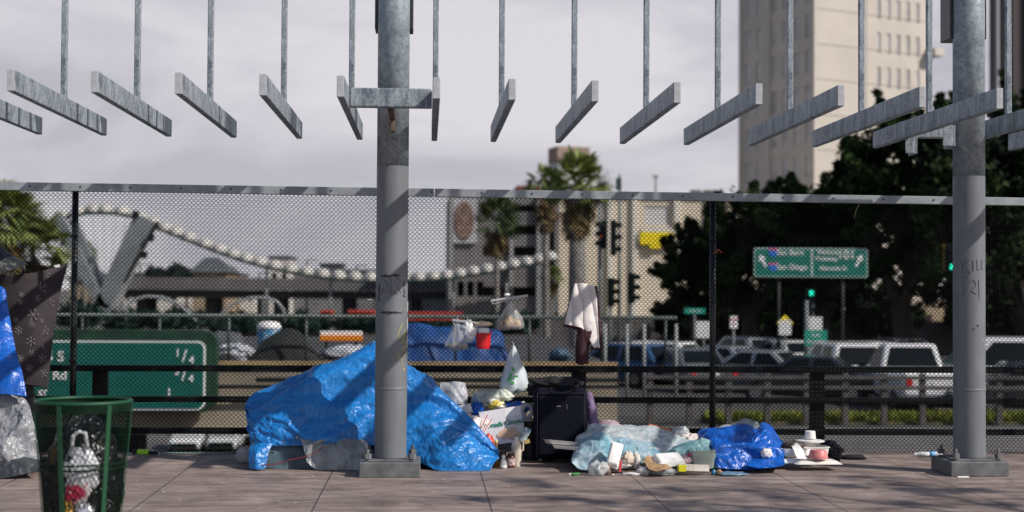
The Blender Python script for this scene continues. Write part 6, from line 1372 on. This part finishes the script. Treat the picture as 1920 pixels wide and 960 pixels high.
# ------------------------------------------------------------------ vehicles
def vehicle(label, kind, x, y, z, rz, paint, group=None, cat=None, roofrack=False):
    """local x = forward. sides follow a profile, the cabin narrows upwards"""
    L, Wd, Ht = {'pickup': (5.6, 2.0, 1.85), 'suv': (4.7, 1.9, 1.72), 'sedan': (4.6, 1.82, 1.42), 'van': (5.2, 1.98, 2.05), 'hatch': (4.1, 1.75, 1.5)}[kind]
    t = thing({'pickup': 'pickup_truck', 'suv': 'parked_suv', 'sedan': 'parked_car', 'van': 'parked_van', 'hatch': 'parked_car'}[kind], label, cat or {'pickup': 'pickup truck', 'suv': 'car', 'sedan': 'car', 'van': 'van', 'hatch': 'car'}[kind], (x, y, z), group)
    M_ = Matrix.Translation((x, y, z)) @ Matrix.Rotation(rz, 4, 'Z')
    hb = {'pickup': 1.12, 'suv': .98, 'sedan': .92, 'van': 1.15, 'hatch': .92}[kind]; h2 = L / 2
    # body: cross sections along x
    secs = {'pickup': [(-h2, .55, 1.08, .94), (-h2 + .08, .42, hb + .04, 1), (-.35, .36, hb + .04, 1), (h2 - 1.4, .36, hb + .03, 1), (h2 - .3, .36, hb - .06, .97), (h2, .45, hb - .25, .86)]}.get(kind,
           [(-h2, .45, hb - .12, .88), (-h2 + .15, .34, hb - .02, .97), (-h2 * .5, .28, hb, 1), (h2 * .2, .28, hb - .01, 1), (h2 - .7, .3, hb - .1, .98), (h2 - .15, .32, hb - .2, .92), (h2, .42, hb - .32, .82)])
    def ring(xx, z0, z1, k): w_ = Wd / 2 * k; return [M_ @ Vector(p) for p in ((xx, -w_ * .94, z0), (xx, -w_, z0 + .18), (xx, -w_, z1 - .16), (xx, -w_ * .9, z1), (xx, w_ * .9, z1), (xx, w_, z1 - .16), (xx, w_, z0 + .18), (xx, w_ * .94, z0))]
    b = MB(); vs_ = [p for s_ in secs for p in ring(*s_)]; n = 8
    b.add(vs_, [(i * n + k, i * n + (k + 1) % n, (i + 1) * n + (k + 1) % n, (i + 1) * n + k) for i in range(len(secs) - 1) for k in range(n)] + [tuple(range(n))[::-1], tuple((len(secs) - 1) * n + k for k in range(n))])
    o = b.build('body', paint, t, bevel=.03); 
    cab = {'pickup': [(-.35, -.15, h2 - 2.35, h2 - 1.45)], 'suv': [(-h2 + .12, -h2 + .45, .55, 1.25)], 'sedan': [(-h2 + .75, -h2 + 1.45, .35, 1.15)], 'van': [(-h2 + .05, -h2 + .2, 1.2, 2.0)], 'hatch': [(-h2 + .1, -h2 + .6, .5, 1.2)]}[kind][0]
    x0b, x0t, x1t, x1b = cab; wb_, wt_ = Wd / 2 * .93, Wd / 2 * .74; z0, z1 = hb - .01, Ht
    base_ = [(x0b, -wb_, z0), (x1b, -wb_, z0), (x1b, wb_, z0), (x0b, wb_, z0)]; top_ = [(x0t, -wt_, z1), (x1t, -wt_, z1), (x1t, wt_, z1), (x0t, wt_, z1)]
    b = MB(); b.add([M_ @ Vector(p) for p in base_ + top_], [(3, 2, 1, 0), (4, 5, 6, 7), (0, 1, 5, 4), (1, 2, 6, 5), (2, 3, 7, 6), (3, 0, 4, 7)]); b.build('cabin', paint, t, bevel=.07)
    def quad(i, j, name, u0=.06, u1=.94, v0=.12, v1=.86):
        a, c, d, e = [Vector(q) for q in (base_[i], base_[j], top_[j], top_[i])]
        f = lambda u, v: (a + (c - a) * u) * (1 - v) + (e + (d - e) * u) * v
        nn = (c - a).cross(e - a).normalized() * .008; q = [M_ @ (f(u, v) + nn) for u, v in ((u0, v0), (u1, v0), (u1 - .03, v1), (u0 + .03, v1))]
        b = MB(); b.add(q, [(0, 1, 2, 3)]); b.build(name, GLASSD, t, solid=.006)
    quad(3, 0, 'rear_window', .08, .92); quad(1, 2, 'windscreen', .05, .95)
    for (i, j) in ((0, 1), (2, 3)):
        quad(i, j, 'side_window', .10, .48); quad(i, j, 'side_window', .52, .90)
    for sx in (-1, 1):
        for sy_ in (-1, 1):
            cx_, cy_ = sx * (h2 - .9), sy_ * (Wd / 2 - .10); r = .36 if kind in ('pickup', 'van', 'suv') else .32
            b = MB(); b.lathe(M_ @ Vector((cx_, cy_, r)), [(r * .6, -.11), (r, -.09), (r, .09), (r * .6, .11)], 20, M=M_.to_3x3() @ Matrix.Rotation(R(90), 3, 'X')); w_ = b.build('wheel', RUBBER, t)
            b = MB(); b.lathe(M_ @ Vector((cx_, cy_ + sy_ * .10, r)), [(r * .58, -.02), (r * .55, .02), (.04, .01)], 14, M=M_.to_3x3() @ Matrix.Rotation(R(90), 3, 'X')); b.build('rim', CHROME, w_)
    for sy_ in (-1, 1):
        b = MB(); b.box(M_ @ Vector((-h2 - .005, sy_ * Wd * .40, hb - .24)), (.05, .17, .30), rz=rz); b.build('taillight', REDLAMP, t, bevel=.01)
        b = MB(); b.box(M_ @ Vector((h2 - .07, sy_ * Wd * .33, hb - .38)), (.12, .32, .15), rz=rz); b.build('headlight', mat('lamp_clear', (.65, .68, .7), .15), t, bevel=.02)
        b = MB(); b.box(M_ @ Vector((x1b - .25, sy_ * (Wd / 2 + .10), hb + .08)), (.12, .2, .14), rz=rz); b.build('mirror', SIGB, t, bevel=.03)
    b = MB(); b.box(M_ @ Vector((-h2 - .04, 0, .5)), (.14, Wd * .92, .17), rz=rz); b.build('bumper', CHROME if kind == 'pickup' else SIGB, t, bevel=.03)
    b = MB(); b.box(M_ @ Vector((h2 - .02, 0, .46)), (.12, Wd * .84, .2), rz=rz); b.build('grille', SIGB, t, bevel=.03)
    b = MB(); b.box(M_ @ Vector((-h2 - .015, 0, hb - .30)), (.02, .32, .15), rz=rz); b.build('number_plate', WHITE, t)
    return t
WP = mat('white_paint', (.66, .67, .68), .3, coat=.6, nscale=2, namt=.04); SP = mat('silver_paint', (.34, .36, .38), .3, .4, coat=.6); DP = mat('dark_paint', (.015, .018, .022), .3, coat=.7); BP = mat('blue_paint', (.02, .07, .18), .3, coat=.6); GP_ = mat('grey_paint_car', (.10, .11, .12), .3, coat=.6)
V = lambda px, Y: X(px, Y)
rear = R(90)
vehicle('white pickup truck seen from behind left of the right pole', 'pickup', V(1722, 40), 40.8, ZS, rear - .05, WP)
vehicle('white sport utility car seen from behind left of the white pickup', 'suv', V(1592, 45), 46, ZS, rear, WP)
vehicle('white hatchback half hidden between suv and pickup', 'hatch', V(1642, 52), 53, ZS, rear, WP)
vehicle('silver sedan parked below the yellow diamond sign', 'sedan', V(1440, 45), 46.5, ZS, rear + .9, SP)
vehicle('dark low car right of the silver sedan', 'sedan', V(1520, 42), 42.5, ZS, rear + 1.2, DP)
vehicle('white van at the right edge behind the right pole', 'van', V(1920, 40.2), 40.8, ZS, R(172), WP)
vehicle('black car in front of the white van at the right edge', 'hatch', V(1935, 37.2), 37.6, ZS, R(170), DP)
vehicle('blue hatchback at the end of the far bridge below the signals', 'hatch', V(1168, 50), 50, ZS, rear + .8, BP)
vehicle('white hatchback right of the blue one in the distance', 'hatch', V(1222, 52), 52, ZS, rear + .9, WP)
vehicle('dark grey sedan with red tail light left of the fence post', 'sedan', V(1300, 47), 48, ZS, rear + .2, GP_)
vehicle('pale sedan just right of the tall fence post', 'sedan', V(1372, 49), 50, ZS, rear + .6, SP)
vehicle('silver hatchback in the far row under the parking notice', 'hatch', V(1405, 57), 58, ZS, rear + .3, SP)
vehicle('white sedan in the far row right of the silver sedan', 'sedan', V(1490, 55), 56, ZS, rear + .2, WP)
vehicle('dark hatchback in the far row behind the white pickup', 'hatch', V(1700, 56), 57, ZS, rear, GP_)
vehicle('white car leftmost on the sunken freeway beneath the far bridge', 'suv', V(349, 84), 86, -8, -rear, WP, 'white cars on the sunken freeway')
vehicle('white car second from the left on the sunken freeway', 'sedan', V(418, 84), 86, -8, -rear, WP, 'white cars on the sunken freeway')
vehicle('silver car rightmost on the sunken freeway by the tarp', 'suv', V(470, 88), 90, -8, -rear, SP, 'cars on the sunken freeway')
# understorey behind the parked cars, continuous dark shrubs
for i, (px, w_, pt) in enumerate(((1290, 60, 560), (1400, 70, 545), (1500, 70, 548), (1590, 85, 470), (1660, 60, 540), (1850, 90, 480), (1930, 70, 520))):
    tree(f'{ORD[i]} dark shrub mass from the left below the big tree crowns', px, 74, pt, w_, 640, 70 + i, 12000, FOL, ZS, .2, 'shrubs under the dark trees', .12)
# unseen tree added outside the frame on the right; its thin crown dapples the paving
t = thing('leafy_tree', 'thin young tree added outside the right edge of the view to dapple the paving', 'tree', (8.9, 6.6, 0)); rg = random.Random(77); cl_ = []
for k in range(34):
    a = rg.random() * math.tau; r_ = rg.random() ** .5 * 2.3; cl_.append(((8.6 + math.cos(a) * r_, 7.0 + math.sin(a) * r_ * .8, 5.4 + rg.uniform(-.8, .9)), rg.uniform(.18, .45)))
leafcloud('crown', MATS['mid_foliage'], t, cl_, 5200, .05, 99, .8)
b = MB(); b.tube([(8.9, 6.6, 0), (8.85, 6.65, 2.4), (8.7, 6.9, 5.2)], [.11, .08, .03], 10)
for k in range(7):
    a = k * .9; b.tube([(8.82, 6.7, 3.4 + k * .2), (8.7 + math.cos(a) * .9, 6.9 + math.sin(a) * .8, 4.7 + k * .1), (8.6 + math.cos(a) * 1.9, 7 + math.sin(a) * 1.5, 5.5)], [.04, .025, .008], 6)
b.build('trunk', BARK, t, smooth=True)
